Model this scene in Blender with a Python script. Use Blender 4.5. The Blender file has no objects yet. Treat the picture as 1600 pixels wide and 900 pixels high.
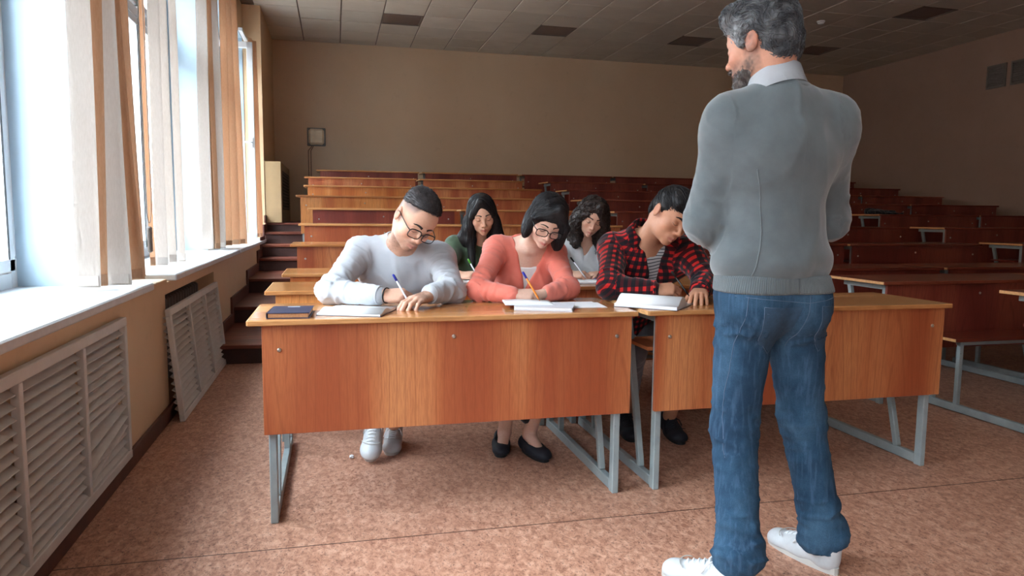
import bpy, bmesh, math, random
import numpy as np
from mathutils import Vector, Matrix
from mathutils.bvhtree import BVHTree

random.seed(7)
rng = np.random.default_rng(7)
scene = bpy.context.scene
COL = scene.collection
PI = math.pi

# ---------------------------------------------------------------- camera
YAW, PITCH, ROLL, FPX = 0.242549, 0.102016, 0.009720, 1117.97
def cam_axes():
    cy, sy = math.cos(YAW), math.sin(YAW)
    f = Vector((sy*math.cos(PITCH), cy*math.cos(PITCH), -math.sin(PITCH)))
    r = Vector((cy, -sy, 0)); u = r.cross(f)
    r2 = r*math.cos(ROLL)+u*math.sin(ROLL); u2 = -r*math.sin(ROLL)+u*math.cos(ROLL)
    return r2, u2, f
_r, _u, _f = cam_axes()
cam_data = bpy.data.cameras.new('camera')
cam_data.sensor_width = 36.0
cam_data.lens = FPX/1600*36
cam_data.clip_start = 0.05
cam = bpy.data.objects.new('camera', cam_data)
COL.objects.link(cam)
cam.matrix_world = Matrix(((_r.x, _u.x, -_f.x, 0), (_r.y, _u.y, -_f.y, 0), (_r.z, _u.z, -_f.z, 1.16), (0, 0, 0, 1)))
scene.camera = cam

# ---------------------------------------------------------------- sky, lights, exposure
world = bpy.data.worlds.new('overcast_sky'); scene.world = world
world.use_nodes = True
wbg = world.node_tree.nodes['Background']
wbg.inputs[0].default_value = (0.77, 0.885, 1.0, 1)
wbg.inputs[1].default_value = 14.0
vs = scene.view_settings
vs.view_transform = 'Standard'; vs.look = 'None'; vs.gamma = 1.0; vs.use_curve_mapping = False
vs.exposure = 0.88
# window openings in the left wall: (y0, y1); the first, unseen, added for more daylight
NICHES = [(-5.75, -2.95), (-2.4, 0.43), (0.98, 3.80), (4.35, 7.17), (7.72, 10.3)]
XW, XU, XG = -0.92, -1.15, -1.48      # parapet face, upper wall face, window plane
WTOP = 3.45
for (y0, y1) in NICHES:                # portals only guide sampling of the sky through the windows
    ld = bpy.data.lights.new('window_portal', 'AREA'); ld.shape = 'RECTANGLE'
    ld.size = y1-y0; ld.size_y = WTOP-0.8
    ld.cycles.is_portal = True
    lo = bpy.data.objects.new('window_portal', ld); COL.objects.link(lo)
    lo.matrix_world = Matrix(((0, 0, -1, XG-0.1), (1, 0, 0, (y0+y1)/2), (0, -1, 0, (0.8+WTOP)/2), (0, 0, 0, 1)))

# ---------------------------------------------------------------- helpers
def tag(o, label=None, cat=None, group=None, kind=None):
    if label: o['label'] = label
    if cat: o['category'] = cat
    if group: o['group'] = group
    if kind: o['kind'] = kind
    return o
def link(name, me, mat=None, parent=None, loc=None, rot=None):
    o = bpy.data.objects.new(name, me)
    COL.objects.link(o)
    if mat is not None and me is not None and not me.materials:
        me.materials.append(mat)
    if parent is not None: o.parent = parent
    if loc is not None: o.location = loc
    if rot is not None: o.rotation_euler = rot
    return o
def empty(name, loc=(0, 0, 0), rz=0.0):
    o = bpy.data.objects.new(name, None); COL.objects.link(o)
    o.empty_display_size = 0.05
    o.location = loc; o.rotation_euler = (0, 0, rz)
    return o
def copy_tree(o, parent=None):
    c = o.copy(); COL.objects.link(c)
    if parent is not None: c.parent = parent
    for ch in [x for x in o.children]:
        copy_tree(ch, c)
    return c
def bm_new(): return bmesh.new()
def bm_box(bm, x0, x1, y0, y1, z0, z1, bev=0.0, mat=None):
    vs_ = [bm.verts.new((x, y, z)) for x in (x0, x1) for y in (y0, y1) for z in (z0, z1)]
    idx = [(0, 1, 3, 2), (4, 6, 7, 5), (0, 4, 5, 1), (2, 3, 7, 6), (0, 2, 6, 4), (1, 5, 7, 3)]
    fs = [bm.faces.new([vs_[i] for i in f]) for f in idx]
    if mat is not None:
        bmesh.ops.transform(bm, matrix=mat, verts=vs_)
    if bev > 0:
        es = list({e for f in fs for e in f.edges})
        bmesh.ops.bevel(bm, geom=es, offset=bev, segments=1, affect='EDGES')
    return vs_
def bm_bar(bm, a, b, w, d, up=(0, 0, 1), bev=0.0):
    """rectangular bar from a to b, w wide (side), d deep (along up)"""
    a = Vector(a); b = Vector(b); z = (b-a); L = z.length; z.normalize()
    up = Vector(up); x = up.cross(z)
    if x.length < 1e-4: x = Vector((1, 0, 0)).cross(z)
    x.normalize(); y = z.cross(x)
    M = Matrix(((x.x, y.x, z.x, a.x), (x.y, y.y, z.y, a.y), (x.z, y.z, z.z, a.z), (0, 0, 0, 1)))
    bm_box(bm, -w/2, w/2, -d/2, d/2, 0, L, bev, M)
def bm_tube(bm, pts, rad, n=8, cap=True, flat=None):
    """tube along pts; rad scalar or list; flat=(normal hint, ratio) squashes"""
    P = [Vector(p) for p in pts]; m = len(P)
    R_ = rad if hasattr(rad, '__len__') else [rad]*m
    rings = []; prev = None
    for i in range(m):
        t = (P[min(i+1, m-1)]-P[max(i-1, 0)])
        if t.length < 1e-9: t = Vector((0, 0, 1))
        t.normalize()
        if prev is None:
            h = Vector((0, 0, 1)) if abs(t.z) < 0.9 else Vector((1, 0, 0))
            x = h.cross(t).normalized()
        else:
            x = (prev-t*prev.dot(t))
            x = x.normalized() if x.length > 1e-6 else prev
        prev = x; y = t.cross(x)
        if flat is not None:
            nrm = Vector(flat[0]) if not callable(flat[0]) else Vector(flat[0](i))
            nrm = nrm-t*nrm.dot(t)
            if nrm.length > 1e-6:
                y = nrm.normalized(); x = y.cross(t); 
        q = flat[1] if flat is not None else 1.0
        rings.append([bm.verts.new(P[i]+x*(math.cos(2*PI*k/n)*R_[i])+y*(math.sin(2*PI*k/n)*R_[i]*q)) for k in range(n)])
    for i in range(m-1):
        for k in range(n):
            f = bm.faces.new((rings[i][k], rings[i][(k+1) % n], rings[i+1][(k+1) % n], rings[i+1][k])); f.smooth = True
    if cap and n > 2:
        bm.faces.new(rings[0][::-1]); bm.faces.new(rings[-1])
def bm_lathe(bm, prof, n=16, M=None):
    """profile list of (r,z) revolved round z"""
    rings = []
    for r, z in prof:
        ring = []
        for k in range(n):
            v = Vector((r*math.cos(2*PI*k/n), r*math.sin(2*PI*k/n), z))
            ring.append(bm.verts.new(M @ v if M is not None else v))
        rings.append(ring)
    for i in range(len(prof)-1):
        for k in range(n):
            f = bm.faces.new((rings[i][k], rings[i][(k+1) % n], rings[i+1][(k+1) % n], rings[i+1][k])); f.smooth = True
    bm.faces.new(rings[0][::-1]); bm.faces.new(rings[-1])
def bm_mesh(bm, name, mat=None, smooth=False):
    bmesh.ops.recalc_face_normals(bm, faces=bm.faces[:])
    me = bpy.data.meshes.new(name)
    if smooth:
        for f in bm.faces: f.smooth = True
    bm.to_mesh(me); bm.free()
    if mat is not None: me.materials.append(mat)
    return me
_boxcache = {}
def box_me(name, sx, sy, sz, mat, bev=0.002):
    """box mesh with its corner at the origin; shared between alike pieces"""
    key = (name, round(sx, 4), round(sy, 4), round(sz, 4), mat.name, bev)
    if key not in _boxcache:
        bm = bm_new(); bm_box(bm, 0, sx, 0, sy, 0, sz, bev)
        _boxcache[key] = bm_mesh(bm, name, mat)
    return _boxcache[key]
def box(name, x0, x1, y0, y1, z0, z1, mat, parent=None, bev=0.002):
    me = box_me(name, x1-x0, y1-y0, z1-z0, mat, bev)
    return link(name, me, None, parent, (x0, y0, z0))

# ---------------------------------------------------------------- material helpers
def srgb(r, g, b):
    def c(v):
        v /= 255.0
        return v/12.92 if v <= 0.04045 else ((v+0.055)/1.055)**2.4
    return (c(r), c(g), c(b), 1)
class NT:
    def __init__(s, name):
        s.m = bpy.data.materials.new(name); s.m.use_nodes = True
        s.t = s.m.node_tree; s.n = s.t.nodes; s.l = s.t.links
        s.b = s.n['Principled BSDF']; s.out = s.n['Material Output']
    def node(s, typ, **kw):
        n = s.n.new(typ)
        for k, v in kw.items():
            if k.startswith('i_'):
                key = k[2:]; key = int(key) if key.isdigit() else key.replace('_', ' ')
                n.inputs[key].default_value = v
            else: setattr(n, k, v)
        return n
    def link(s, a, b): s.l.new(a, b)
    def coord(s, kind='Object', scale=(1, 1, 1), loc=(0, 0, 0), rot=(0, 0, 0), attr=None, rand=0.0):
        if attr:
            tc = s.node('ShaderNodeAttribute', attribute_name=attr); o = tc.outputs['Vector']
        else:
            tc = s.node('ShaderNodeTexCoord'); o = tc.outputs[kind]
        if rand:
            oi = s.node('ShaderNodeObjectInfo')
            ml = s.node('ShaderNodeMath', operation='MULTIPLY'); ml.inputs[1].default_value = rand
            s.link(oi.outputs['Random'], ml.inputs[0])
            ad = s.node('ShaderNodeVectorMath', operation='ADD')
            s.link(o, ad.inputs[0]); s.link(ml.outputs[0], ad.inputs[1]); o = ad.outputs[0]
        mp = s.node('ShaderNodeMapping')
        mp.inputs['Scale'].default_value = scale; mp.inputs['Location'].default_value = loc; mp.inputs['Rotation'].default_value = rot
        s.link(o, mp.inputs['Vector'])
        return mp.outputs[0]
    def noise(s, vec, scale=5, detail=4, rough=0.5, dist=0.0):
        n = s.node('ShaderNodeTexNoise'); n.inputs['Scale'].default_value = scale
        n.inputs['Detail'].default_value = detail; n.inputs['Roughness'].default_value = rough
        n.inputs['Distortion'].default_value = dist
        s.link(vec, n.inputs['Vector']); return n.outputs['Fac']
    def ramp(s, fac, stops, interp='LINEAR'):
        r = s.node('ShaderNodeValToRGB'); cr = r.color_ramp; cr.interpolation = interp
        while len(cr.elements) > 1: cr.elements.remove(cr.elements[-1])
        cr.elements[0].position = stops[0][0]; cr.elements[0].color = stops[0][1]
        for p, c in stops[1:]:
            e = cr.elements.new(p); e.color = c
        s.link(fac, r.inputs[0]); return r.outputs[0]
    def mix(s, fac, a, b, mode='MIX'):
        m = s.node('ShaderNodeMix', data_type='RGBA', blend_type=mode)
        for sock, v in ((m.inputs[0], fac), (m.inputs[6], a), (m.inputs[7], b)):
            if hasattr(v, 'is_linked') or hasattr(v, 'links'): s.link(v, sock)
            else: sock.default_value = v
        return m.outputs[2]
    def math(s, op, a, b=None):
        m = s.node('ShaderNodeMath', operation=op)
        for i, v in enumerate((a, b)):
            if v is None: continue
            if hasattr(v, 'links'): s.link(v, m.inputs[i])
            else: m.inputs[i].default_value = v
        return m.outputs[0]
    def sep(s, vec):
        n = s.node('ShaderNodeSeparateXYZ'); s.link(vec, n.inputs[0]); return n.outputs
    def col(s, v):
        if hasattr(v, 'links'): s.link(v, s.b.inputs['Base Color'])
        else: s.b.inputs['Base Color'].default_value = v
    def rough(s, v):
        if hasattr(v, 'links'): s.link(v, s.b.inputs['Roughness'])
        else: s.b.inputs['Roughness'].default_value = v
    def bump(s, h, strength=0.3, dist=0.002):
        n = s.node('ShaderNodeBump'); n.inputs['Strength'].default_value = strength; n.inputs['Distance'].default_value = dist
        s.link(h, n.inputs['Height']); s.link(n.outputs[0], s.b.inputs['Normal'])
def G(v): return (v, v, v, 1)

def mat_plain(name, c, rough=0.6, metal=0.0, var=0.12, nscale=12, bump=0.0, spec=0.5):
    t = NT(name); v = t.coord('Object')
    n = t.noise(v, nscale, 5, 0.6)
    d = tuple(x*(1-var) for x in c[:3])+(1,); e = tuple(min(1, x*(1+var)) for x in c[:3])+(1,)
    t.col(t.ramp(n, [(0.3, d), (0.7, e)])); t.rough(rough); t.b.inputs['Metallic'].default_value = metal
    t.b.inputs['Specular IOR Level'].default_value = spec
    if bump: t.bump(t.noise(v, nscale*8, 4), bump, 0.002)
    return t.m
def mat_wood(name, lo, mid, hi, axis='z', rough=0.35, rand=7.0, fine=1.0):
    """laminate veneer; grain runs along axis, with tall pointed flame figures"""
    t = NT(name); u, w = (0, 2) if axis == 'z' else (1, 0)       # across, along
    st = [1.0, 1.0, 1.0]; st[w] = 0.07
    v = t.coord('Object', tuple(st), rand=rand)
    o = t.sep(v)
    broad = t.noise(v, 4.6, 2, 0.5)
    wob = t.noise(v, 9, 2, 0.5)
    across = t.math('ADD', o[u], t.math('MULTIPLY', wob, 0.05))
    pp = t.node('ShaderNodeMath', operation='PINGPONG'); t.link(across, pp.inputs[0]); pp.inputs[1].default_value = 0.165
    along = t.math('ADD', o[w], t.math('MULTIPLY', t.math('FLOOR', t.math('DIVIDE', across, 0.33)), 0.37))
    pa = t.node('ShaderNodeMath', operation='PINGPONG'); t.link(along, pa.inputs[0]); pa.inputs[1].default_value = 0.09
    r = t.math('SQRT', t.math('ADD', t.math('MULTIPLY', pp.outputs[0], pp.outputs[0]), t.math('MULTIPLY', t.math('MULTIPLY', pa.outputs[0], pa.outputs[0]), 1.6)))
    ring = t.math('SINE', t.math('MULTIPLY', r, 185.0))
    fib = t.noise(v, 190*fine, 3, 0.6)
    base = t.ramp(broad, [(0.38, lo), (0.50, mid), (0.62, hi)])
    dk = tuple(x*0.70 for x in lo[:3])+(1,)
    c1 = t.mix(t.ramp(ring, [(0.0, G(0.0)), (0.80, G(0.0)), (1.0, G(0.36))]), base, dk)
    c2 = t.mix(t.ramp(fib, [(0.40, G(0.30)), (0.58, G(0.0))]), c1, dk)
    t.col(c2); t.rough(t.ramp(fib, [(0.3, G(rough*1.15)), (0.7, G(rough*0.9))]))
    t.b.inputs['Specular IOR Level'].default_value = 0.45
    t.bump(fib, 0.04, 0.001)
    return t.m

M = {}
M['panel'] = mat_wood('cherry_laminate', srgb(168, 84, 50), srgb(192, 112, 68), srgb(210, 138, 88), 'z')
M['panel_light'] = mat_wood('alder_laminate', srgb(186, 100, 46), srgb(206, 126, 62), srgb(222, 150, 84), 'z')
M['panel_dark'] = mat_wood('mahogany_laminate_dimmed', srgb(116, 48, 38), srgb(132, 58, 46), srgb(146, 72, 54), 'z')  # red veneer, its colour lowered further for the dimmer right-hand side
M['top'] = mat_wood('desktop_laminate', srgb(176, 112, 64), srgb(196, 134, 82), srgb(210, 152, 98), 'x', rough=0.16)
M['top_dark'] = mat_wood('desktop_red_laminate_dimmed', srgb(116, 52, 38), srgb(134, 66, 48), srgb(150, 82, 60), 'x', rough=0.2)  # reddish tops, likewise darkened in colour for the falloff to the right
M['edge'] = mat_plain('worn_raw_edge', srgb(214, 160, 104), 0.6, var=0.2, nscale=60)
M['step'] = mat_wood('painted_step', srgb(96, 44, 30), srgb(116, 56, 38), srgb(134, 70, 48), 'x', rough=0.45, fine=0.5)
M['riser'] = mat_plain('dark_riser', srgb(66, 36, 30), 0.55, var=0.25)
M['skirt'] = mat_plain('brown_skirting', srgb(92, 50, 38), 0.5, var=0.25)
M['bolt'] = mat_plain('zinc_bolt', srgb(190, 185, 175), 0.3, metal=0.9, var=0.1)
M['white'] = mat_plain('white_paint', srgb(232, 234, 236), 0.45, var=0.03)
M['reveal'] = mat_plain('reveal_paint', srgb(178, 198, 212), 0.6, var=0.03)
M['sill'] = mat_plain('sill_paint', srgb(206, 208, 210), 0.4, var=0.08, nscale=25)
M['grille'] = mat_plain('grille_paint', srgb(208, 203, 198), 0.5, var=0.09, nscale=9)
M['black'] = mat_plain('black_rubber', srgb(22, 22, 24), 0.6)
M['cast_iron'] = mat_plain('radiator_paint', srgb(96, 90, 86), 0.5)
M['void'] = mat_plain('dark_recess', srgb(60, 50, 46), 0.9)
def mat_wall(name, c, c2):
    t = NT(name); v = t.coord('Object')
    n = t.noise(v, 0.9, 5, 0.6); s = t.noise(v, 7, 6, 0.7)
    base = t.ramp(n, [(0.3, c), (0.7, c2)])
    st = tuple(x*0.8 for x in c[:3])+(1,)
    t.col(t.mix(t.ramp(s, [(0.58, G(0)), (0.75, G(0.45))]), base, st)); t.rough(0.55)
    t.bump(t.noise(v, 60, 4), 0.12, 0.003); return t.m
M['wall'] = mat_wall('ochre_wall_paint', srgb(214, 178, 138), srgb(222, 188, 150))
M['wall_right'] = mat_wall('dimmed_wall_paint', srgb(160, 134, 118), srgb(170, 144, 128))  # wall ochre darkened to paint in daylight falling off across the room
M['wall_back'] = mat_wall('ochre_back_wall_paint', srgb(208, 176, 144), srgb(216, 186, 154))
def mat_metal():
    t = NT('grey_painted_steel'); v = t.coord('Object', rand=5)
    n = t.noise(v, 9, 5, 0.6); ch = t.noise(v, 38, 5, 0.75)
    c = t.ramp(n, [(0.3, srgb(138, 148, 150)), (0.7, srgb(160, 170, 170))])
    c = t.mix(t.ramp(ch, [(0.66, G(0)), (0.70, G(1))]), c, srgb(52, 50, 48))
    t.col(c); t.rough(0.42); return t.m
M['steel'] = mat_metal()
def mat_floor():
    t = NT('marbled_linoleum'); v = t.coord('Object', (1, 1, 1)); vs_ = t.coord('Object', (1.0, 0.62, 1))
    big = t.noise(v, 0.8, 3, 0.5)
    mid = t.noise(vs_, 46, 4, 0.65, 0.6)
    fine = t.noise(vs_, 135, 4, 0.7, 0.7)
    c = t.ramp(mid, [(0.34, srgb(160, 110, 88)), (0.5, srgb(194, 142, 116)), (0.66, srgb(216, 168, 142))])
    c = t.mix(t.ramp(fine, [(0.34, G(0.9)), (0.46, G(0.0))]), c, srgb(92, 58, 50))
    c = t.mix(t.ramp(fine, [(0.60, G(0.0)), (0.70, G(0.5))]), c, srgb(220, 180, 158))
    c = t.mix(t.ramp(big, [(0.3, G(0.25)), (0.6, G(0.0))]), c, srgb(126, 84, 72))
    t.col(c); t.rough(0.48); t.b.inputs['Specular IOR Level'].default_value = 0.35
    t.bump(fine, 0.06, 0.001); return t.m
M['floor'] = mat_floor()
def mat_tile():
    t = NT('mineral_ceiling_tile'); v = t.coord('Object', rand=9)
    n = t.noise(v, 3, 4, 0.6); f = t.noise(v, 120, 3, 0.6)
    oi = t.node('ShaderNodeObjectInfo')
    c = t.ramp(oi.outputs['Random'], [(0, srgb(206, 196, 180)), (1, srgb(218, 208, 192))])
    c = t.mix(t.ramp(n, [(0.35, G(0.2)), (0.6, G(0))]), c, srgb(178, 166, 150))
    t.col(c); t.rough(0.9); t.bump(f, 0.3, 0.002); return t.m
M['tile'] = mat_tile()
M['grid'] = mat_plain('ceiling_grid', srgb(120, 106, 96), 0.6)
def mat_glass():
    t = NT('window_glass')
    tr = t.node('ShaderNodeBsdfTransparent'); gl = t.node('ShaderNodeBsdfGlossy'); gl.inputs['Roughness'].default_value = 0.02
    lw = t.node('ShaderNodeLayerWeight'); lw.inputs['Blend'].default_value = 0.5
    fr = t.math('ADD', t.math('MULTIPLY', t.math('POWER', lw.outputs['Facing'], 5.0), 0.6), 0.03)
    n = t.noise(t.coord('Object'), 2, 2)
    tr.inputs['Color'].default_value = (0.96, 0.98, 0.98, 1)
    mx = t.node('ShaderNodeMixShader'); t.link(fr, mx.inputs[0]); t.link(tr.outputs[0], mx.inputs[1]); t.link(gl.outputs[0], mx.inputs[2])
    t.link(mx.outputs[0], t.out.inputs['Surface']); return t.m
M['glass'] = mat_glass()
def mat_blind(name, c1, c2, trans=0.5):
    t = NT(name); v = t.coord('Object', (30, 30, 4))
    n = t.noise(v, 9, 4, 0.6); w = t.noise(t.coord('Object', (1, 1, 300)), 1.5, 2)
    col = t.ramp(n, [(0.3, c1), (0.7, c2)])
    df = t.node('ShaderNodeBsdfDiffuse'); tl = t.node('ShaderNodeBsdfTranslucent')
    t.link(col, df.inputs[0]); t.link(col, tl.inputs[0])
    bp = t.node('ShaderNodeBump'); bp.inputs['Strength'].default_value = 0.15; bp.inputs['Distance'].default_value = 0.002
    t.link(w, bp.inputs['Height']); t.link(bp.outputs[0], df.inputs['Normal'])
    mx = t.node('ShaderNodeMixShader'); mx.inputs[0].default_value = trans
    t.link(df.outputs[0], mx.inputs[1]); t.link(tl.outputs[0], mx.inputs[2]); t.link(mx.outputs[0], t.out.inputs['Surface'])
    return t.m
M['blind'] = mat_blind('cream_blind_fabric', srgb(206, 194, 184), srgb(216, 205, 196), 0.4)
M['blind_shaded'] = mat_blind('cream_blind_fabric_shaded', srgb(206, 164, 130), srgb(214, 176, 144), 0.35)  # the cream fabric again, tinted tan for strips hanging in shade
# ================================================================ the room shell
XR, YB, YF, ZC = 9.56, 12.2, -6.2, 3.88
fl = box('floor', XG-0.3, XR+0.2, YF, YB+0.2, -0.1, 0.0, M['floor'], None, 0); tag(fl, kind='structure')
for (xa, ya, xb, yb) in [(XW, 2.50, 9.5, 2.45)]:   # welded seams of the linoleum sheets
    bm = bm_new(); bm_bar(bm, (xa, ya, 0.0), (xb, yb, 0.0), 0.004, 0.0012)
    link('linoleum_seam', bm_mesh(bm, 'linoleum_seam', M['riser']), None, fl, (-fl.location.x, -fl.location.y, -fl.location.z))
o = box('wall_back', XG-0.3, XR+0.2, YB, YB+0.2, 0, ZC+0.3, M['wall_back'], None, 0); tag(o, kind='structure')
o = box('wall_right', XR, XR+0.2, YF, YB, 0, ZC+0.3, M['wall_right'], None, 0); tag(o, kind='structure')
o = box('wall_front', XG-0.3, XR+0.2, YF-0.2, YF, 0, ZC+0.3, M['sill'], None, 0); tag(o, kind='structure')
# left wall: parapet with radiator recesses, piers, lintel
bm = bm_new()
HOLES = [(1.80, 3.36, 0.10, 0.68), (4.28, 5.93, 0.08, 0.70)]
ys = [YF] + [v for h in HOLES for v in h[:2]] + [10.30]
for i in range(0, len(ys), 2):
    bm_box(bm, XG-0.1, XW, ys[i], ys[i+1], 0, 0.765)
for (a, b, z0, z1) in HOLES:
    bm_box(bm, XG-0.1, XW, a, b, 0, z0); bm_box(bm, XG-0.1, XW, a, b, z1, 0.765)
    bm_box(bm, XG-0.1, XW-0.24, a, b, z0, z1)
piers = [(YF, NICHES[0][0])]+[(NICHES[i][1], NICHES[i+1][0]) for i in range(4)]
for a, b in piers:
    bm_box(bm, XG-0.1, XU, a, b, 0.765, ZC)
bm_box(bm, XG-0.1, XU, YF, 10.30, WTOP, ZC)
bm_box(bm, XG-0.1, XW, 10.30, YB, 0, ZC)
wl = link('wall_left', bm_mesh(bm, 'wall_left', M['wall'])); tag(wl, kind='structure')
# white plastered reveals of the window niches
for (a, b) in NICHES:
    for y0, y1 in ((a, a+0.012), (b-0.012, b)):
        link('reveal_lining', box_me('reveal_lining', XU-XG-0.004, 0.012, WTOP-0.80, M['reveal'], 0), None, wl, (XG, y0, 0.80))
    link('reveal_lining', box_me('reveal_lining', XU-XG-0.004, b-a, 0.012, M['reveal'], 0), None, wl, (XG, a, WTOP-0.012))
# stained ochre ledge on the piers
for (a, b) in piers[3:]:
    link('pier_ledge', box_me('pier_ledge', XW-XU+0.01, b-a-0.12, 0.022, M['wall'], 0.004), None, wl, (XU, a+0.07, 0.765))
# window sills
k = 1
for (a, b), (sa, sb) in zip(NICHES, [(-5.8, -2.9), (-2.5, 0.5), (0.9, 3.90), (4.42, 7.30), (7.36, 10.42)]):
    bm = bm_new(); bm_box(bm, XG-0.02, XW+0.035, sa, sb, 0.766, 0.803, 0.006)
    o = link('trim_%d' % k, bm_mesh(bm, 'window_sill', M['sill'])); tag(o, kind='structure'); k += 1
# windows
def window(n, a, b):
    r = empty('window_%d' % n, (XG, a, 0.80)); tag(r, kind='structure')
    W, H = b-a, WTOP-0.80
    bm = bm_new()
    for y in (0, W/3, 2*W/3, W):
        yy = min(max(y, 0.035), W-0.035); bm_box(bm, -0.035, 0.035, yy-0.035, yy+0.035, 0, H)
    for z in (0.035, H-0.78, H-0.035):
        bm_box(bm, -0.034, 0.034, 0, W, z-0.035, z+0.035)
    link('window_frame', bm_mesh(bm, 'window_frame', M['white']), None, r)
    for i in range(3):
        y0, y1 = i*W/3+0.05, (i+1)*W/3-0.05
        for z0, z1 in ((0.08, H-0.83), (H-0.735, H-0.08)):
            if n == 5 and i == 2 and z0 < 0.5: continue      # this sash stands open
            bm = bm_new()
            for yy in (y0+0.028, y1-0.028): bm_box(bm, -0.02, 0.045, yy-0.028, yy+0.028, z0, z1, 0.004)
            for zz in (z0+0.028, z1-0.028): bm_box(bm, -0.02, 0.045, y0, y1, zz-0.028, zz+0.028, 0.004)
            s = link('sash', bm_mesh(bm, 'sash', M['white']), None, r)
            for dy in ((y0+0.056, y0+0.062), (y1-0.062, y1-0.056)):   # dark gasket lines
                link('gasket', box_me('gasket', 0.006, dy[1]-dy[0], z1-z0-0.11, M['black'], 0), None, s, (0.042, dy[0], z0+0.055))
            link('pane', box_me('pane', 0.006, y1-y0-0.11, z1-z0-0.11, M['glass'], 0), None, s, (0.01, y0+0.055, z0+0.055))
    return r
for i, (a, b) in enumerate(NICHES): window(i+1, a, b)
# open casement of the far window, turned into the room
r = empty('window_6', (-1.44, 9.42, 0.83), math.radians(3)); tag(r, kind='structure')
bm = bm_new(); W, H = 0.50, 2.38
for x in (0.035, W-0.035): bm_box(bm, x-0.035, x+0.035, -0.03, 0.03, 0, H, 0.005)
for z in (0.035, H-0.035): bm_box(bm, 0, W, -0.03, 0.03, z-0.035, z+0.035, 0.005)
sf = link('sash', bm_mesh(bm, 'sash', M['white']), None, r)
link('pane', box_me('pane', W-0.13, 0.006, H-0.13, M['glass'], 0), None, sf, (0.065, -0.003, 0.065))
bm = bm_new(); bm_box(bm, W-0.05, W-0.02, -0.045, -0.03, 1.12, 1.24, 0.004); bm_tube(bm, [(W-0.035, -0.05, 1.18), (W-0.035, -0.075, 1.18), (W-0.06, -0.078, 1.18), (W-0.16, -0.078, 1.18)], 0.009)
link('handle', bm_mesh(bm, 'handle', M['white']), None, sf)

# unseen ground and building, added outside to cut low skylight into the room
M['ground_grey'] = mat_plain('added_ground_grey', srgb(120, 118, 114), 0.9)
M['render'] = mat_plain('added_facade_brown', srgb(124, 104, 92), 0.9)
tag(box('added_ground', -90, XG-0.6, -60, 90, -6.2, -6.0, M['ground_grey'], None, 0), kind='structure')
tag(box('added_facade', -36, -24, -50, 30, -6.0, 13.0, M['render'], None, 0), kind='structure')
# ---------------------------------------------------------------- ceiling
bm = bm_new(); bm_box(bm, XG-0.3, XR+0.2, YF-0.2, YB+0.2, ZC+0.012, ZC+0.2)
ceil = link('ceiling', bm_mesh(bm, 'ceiling', M['grid'])); tag(ceil, kind='structure')
TP = 0.56; TX0 = -0.995; TY0 = 10.235-8*TP
DARK = {(3, 8), (7, 8), (11, 8), (15, 8), (3, 4), (7, 4), (11, 4), (15, 4)}
tile_me = box_me('ceiling_tile', TP-0.016, TP-0.016, 0.03, M['tile'], 0.003)
ny = 12
for i in range(0, 19):
    for j in range(ny):
        if (i, j) in DARK: continue
        x = TX0+i*TP+0.008; y = TY0+j*TP+0.008
        w = min(TP-0.016, XR-x-0.005); d = min(TP-0.016, YB-y-0.005)
        x0 = max(x, -1.145); w -= x0-x
        me = tile_me if (w > TP-0.02 and d > TP-0.02) else box_me('ceiling_tile', w, d, 0.03, M['tile'], 0.003)
        link('ceiling_tile', me, None, ceil, (x0, y, ZC+random.uniform(-0.003, 0.001)))
bm = bm_new()
for i in range(0, 19):
    for j in range(-19, 0):
        x = TX0+i*TP+0.008; y = TY0+j*TP+0.008
        if y < YF: continue
        bm_box(bm, max(x, -1.145), min(x+TP-0.016, XR), y, y+TP-0.016, ZC, ZC+0.03)
tag(link('near_ceiling_tiles', bm_mesh(bm, 'near_ceiling_tiles', M['tile']), None, ceil), kind='stuff')
M['fixture'] = mat_plain('smoked_diffuser', srgb(112, 92, 86), 0.4, var=0.06)
names = {(3, 8): 'nearest the window wall in the far row', (7, 8): 'second from the window wall in the far row', (11, 8): 'third from the window wall in the far row',
         (15, 8): 'last in the far row near the right wall', (3, 4): 'nearest the window wall in the nearer row', (7, 4): 'second from the window wall in the nearer row',
         (11, 4): 'third from the window wall in the nearer row', (15, 4): 'in the nearer row above the right-hand desks'}
for (i, j), s in names.items():
    if (i, j) in ((3, 4), (7, 4)): continue
    x = TX0+i*TP+0.008; y = TY0+j*TP+0.008; w = TP-0.016
    r = empty('ceiling_light', (x, y, ZC-0.002)); tag(r, 'square unlit ceiling light, '+s, 'ceiling light', 'unlit ceiling lights')
    bm = bm_new()
    for a, b, c, d in ((0, w, 0, 0.02), (0, w, w-0.02, w), (0, 0.02, 0.02, w-0.02), (w-0.02, w, 0.02, w-0.02)): bm_box(bm, a, b, c, d, 0, 0.03)
    link('frame', bm_mesh(bm, 'frame', M['grid']), None, r)
    link('diffuser', box_me('diffuser', w-0.04, w-0.04, 0.015, M['fixture'], 0), None, r, (0.02, 0.02, 0.012))
r = empty('smoke_detector', (6.6, 8.95, ZC)); tag(r, 'small round white smoke detector on the ceiling right of the teacher', 'smoke detector')
bm = bm_new(); bm_lathe(bm, [(0.055, 0.0), (0.055, -0.012), (0.05, -0.018)], 20); link('base', bm_mesh(bm, 'base', M['white']), None, r)
bm = bm_new(); bm_lathe(bm, [(0.045, -0.018), (0.042, -0.035), (0.02, -0.045)], 20); link('sensor_head', bm_mesh(bm, 'sensor_head', M['white']), None, r)

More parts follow.
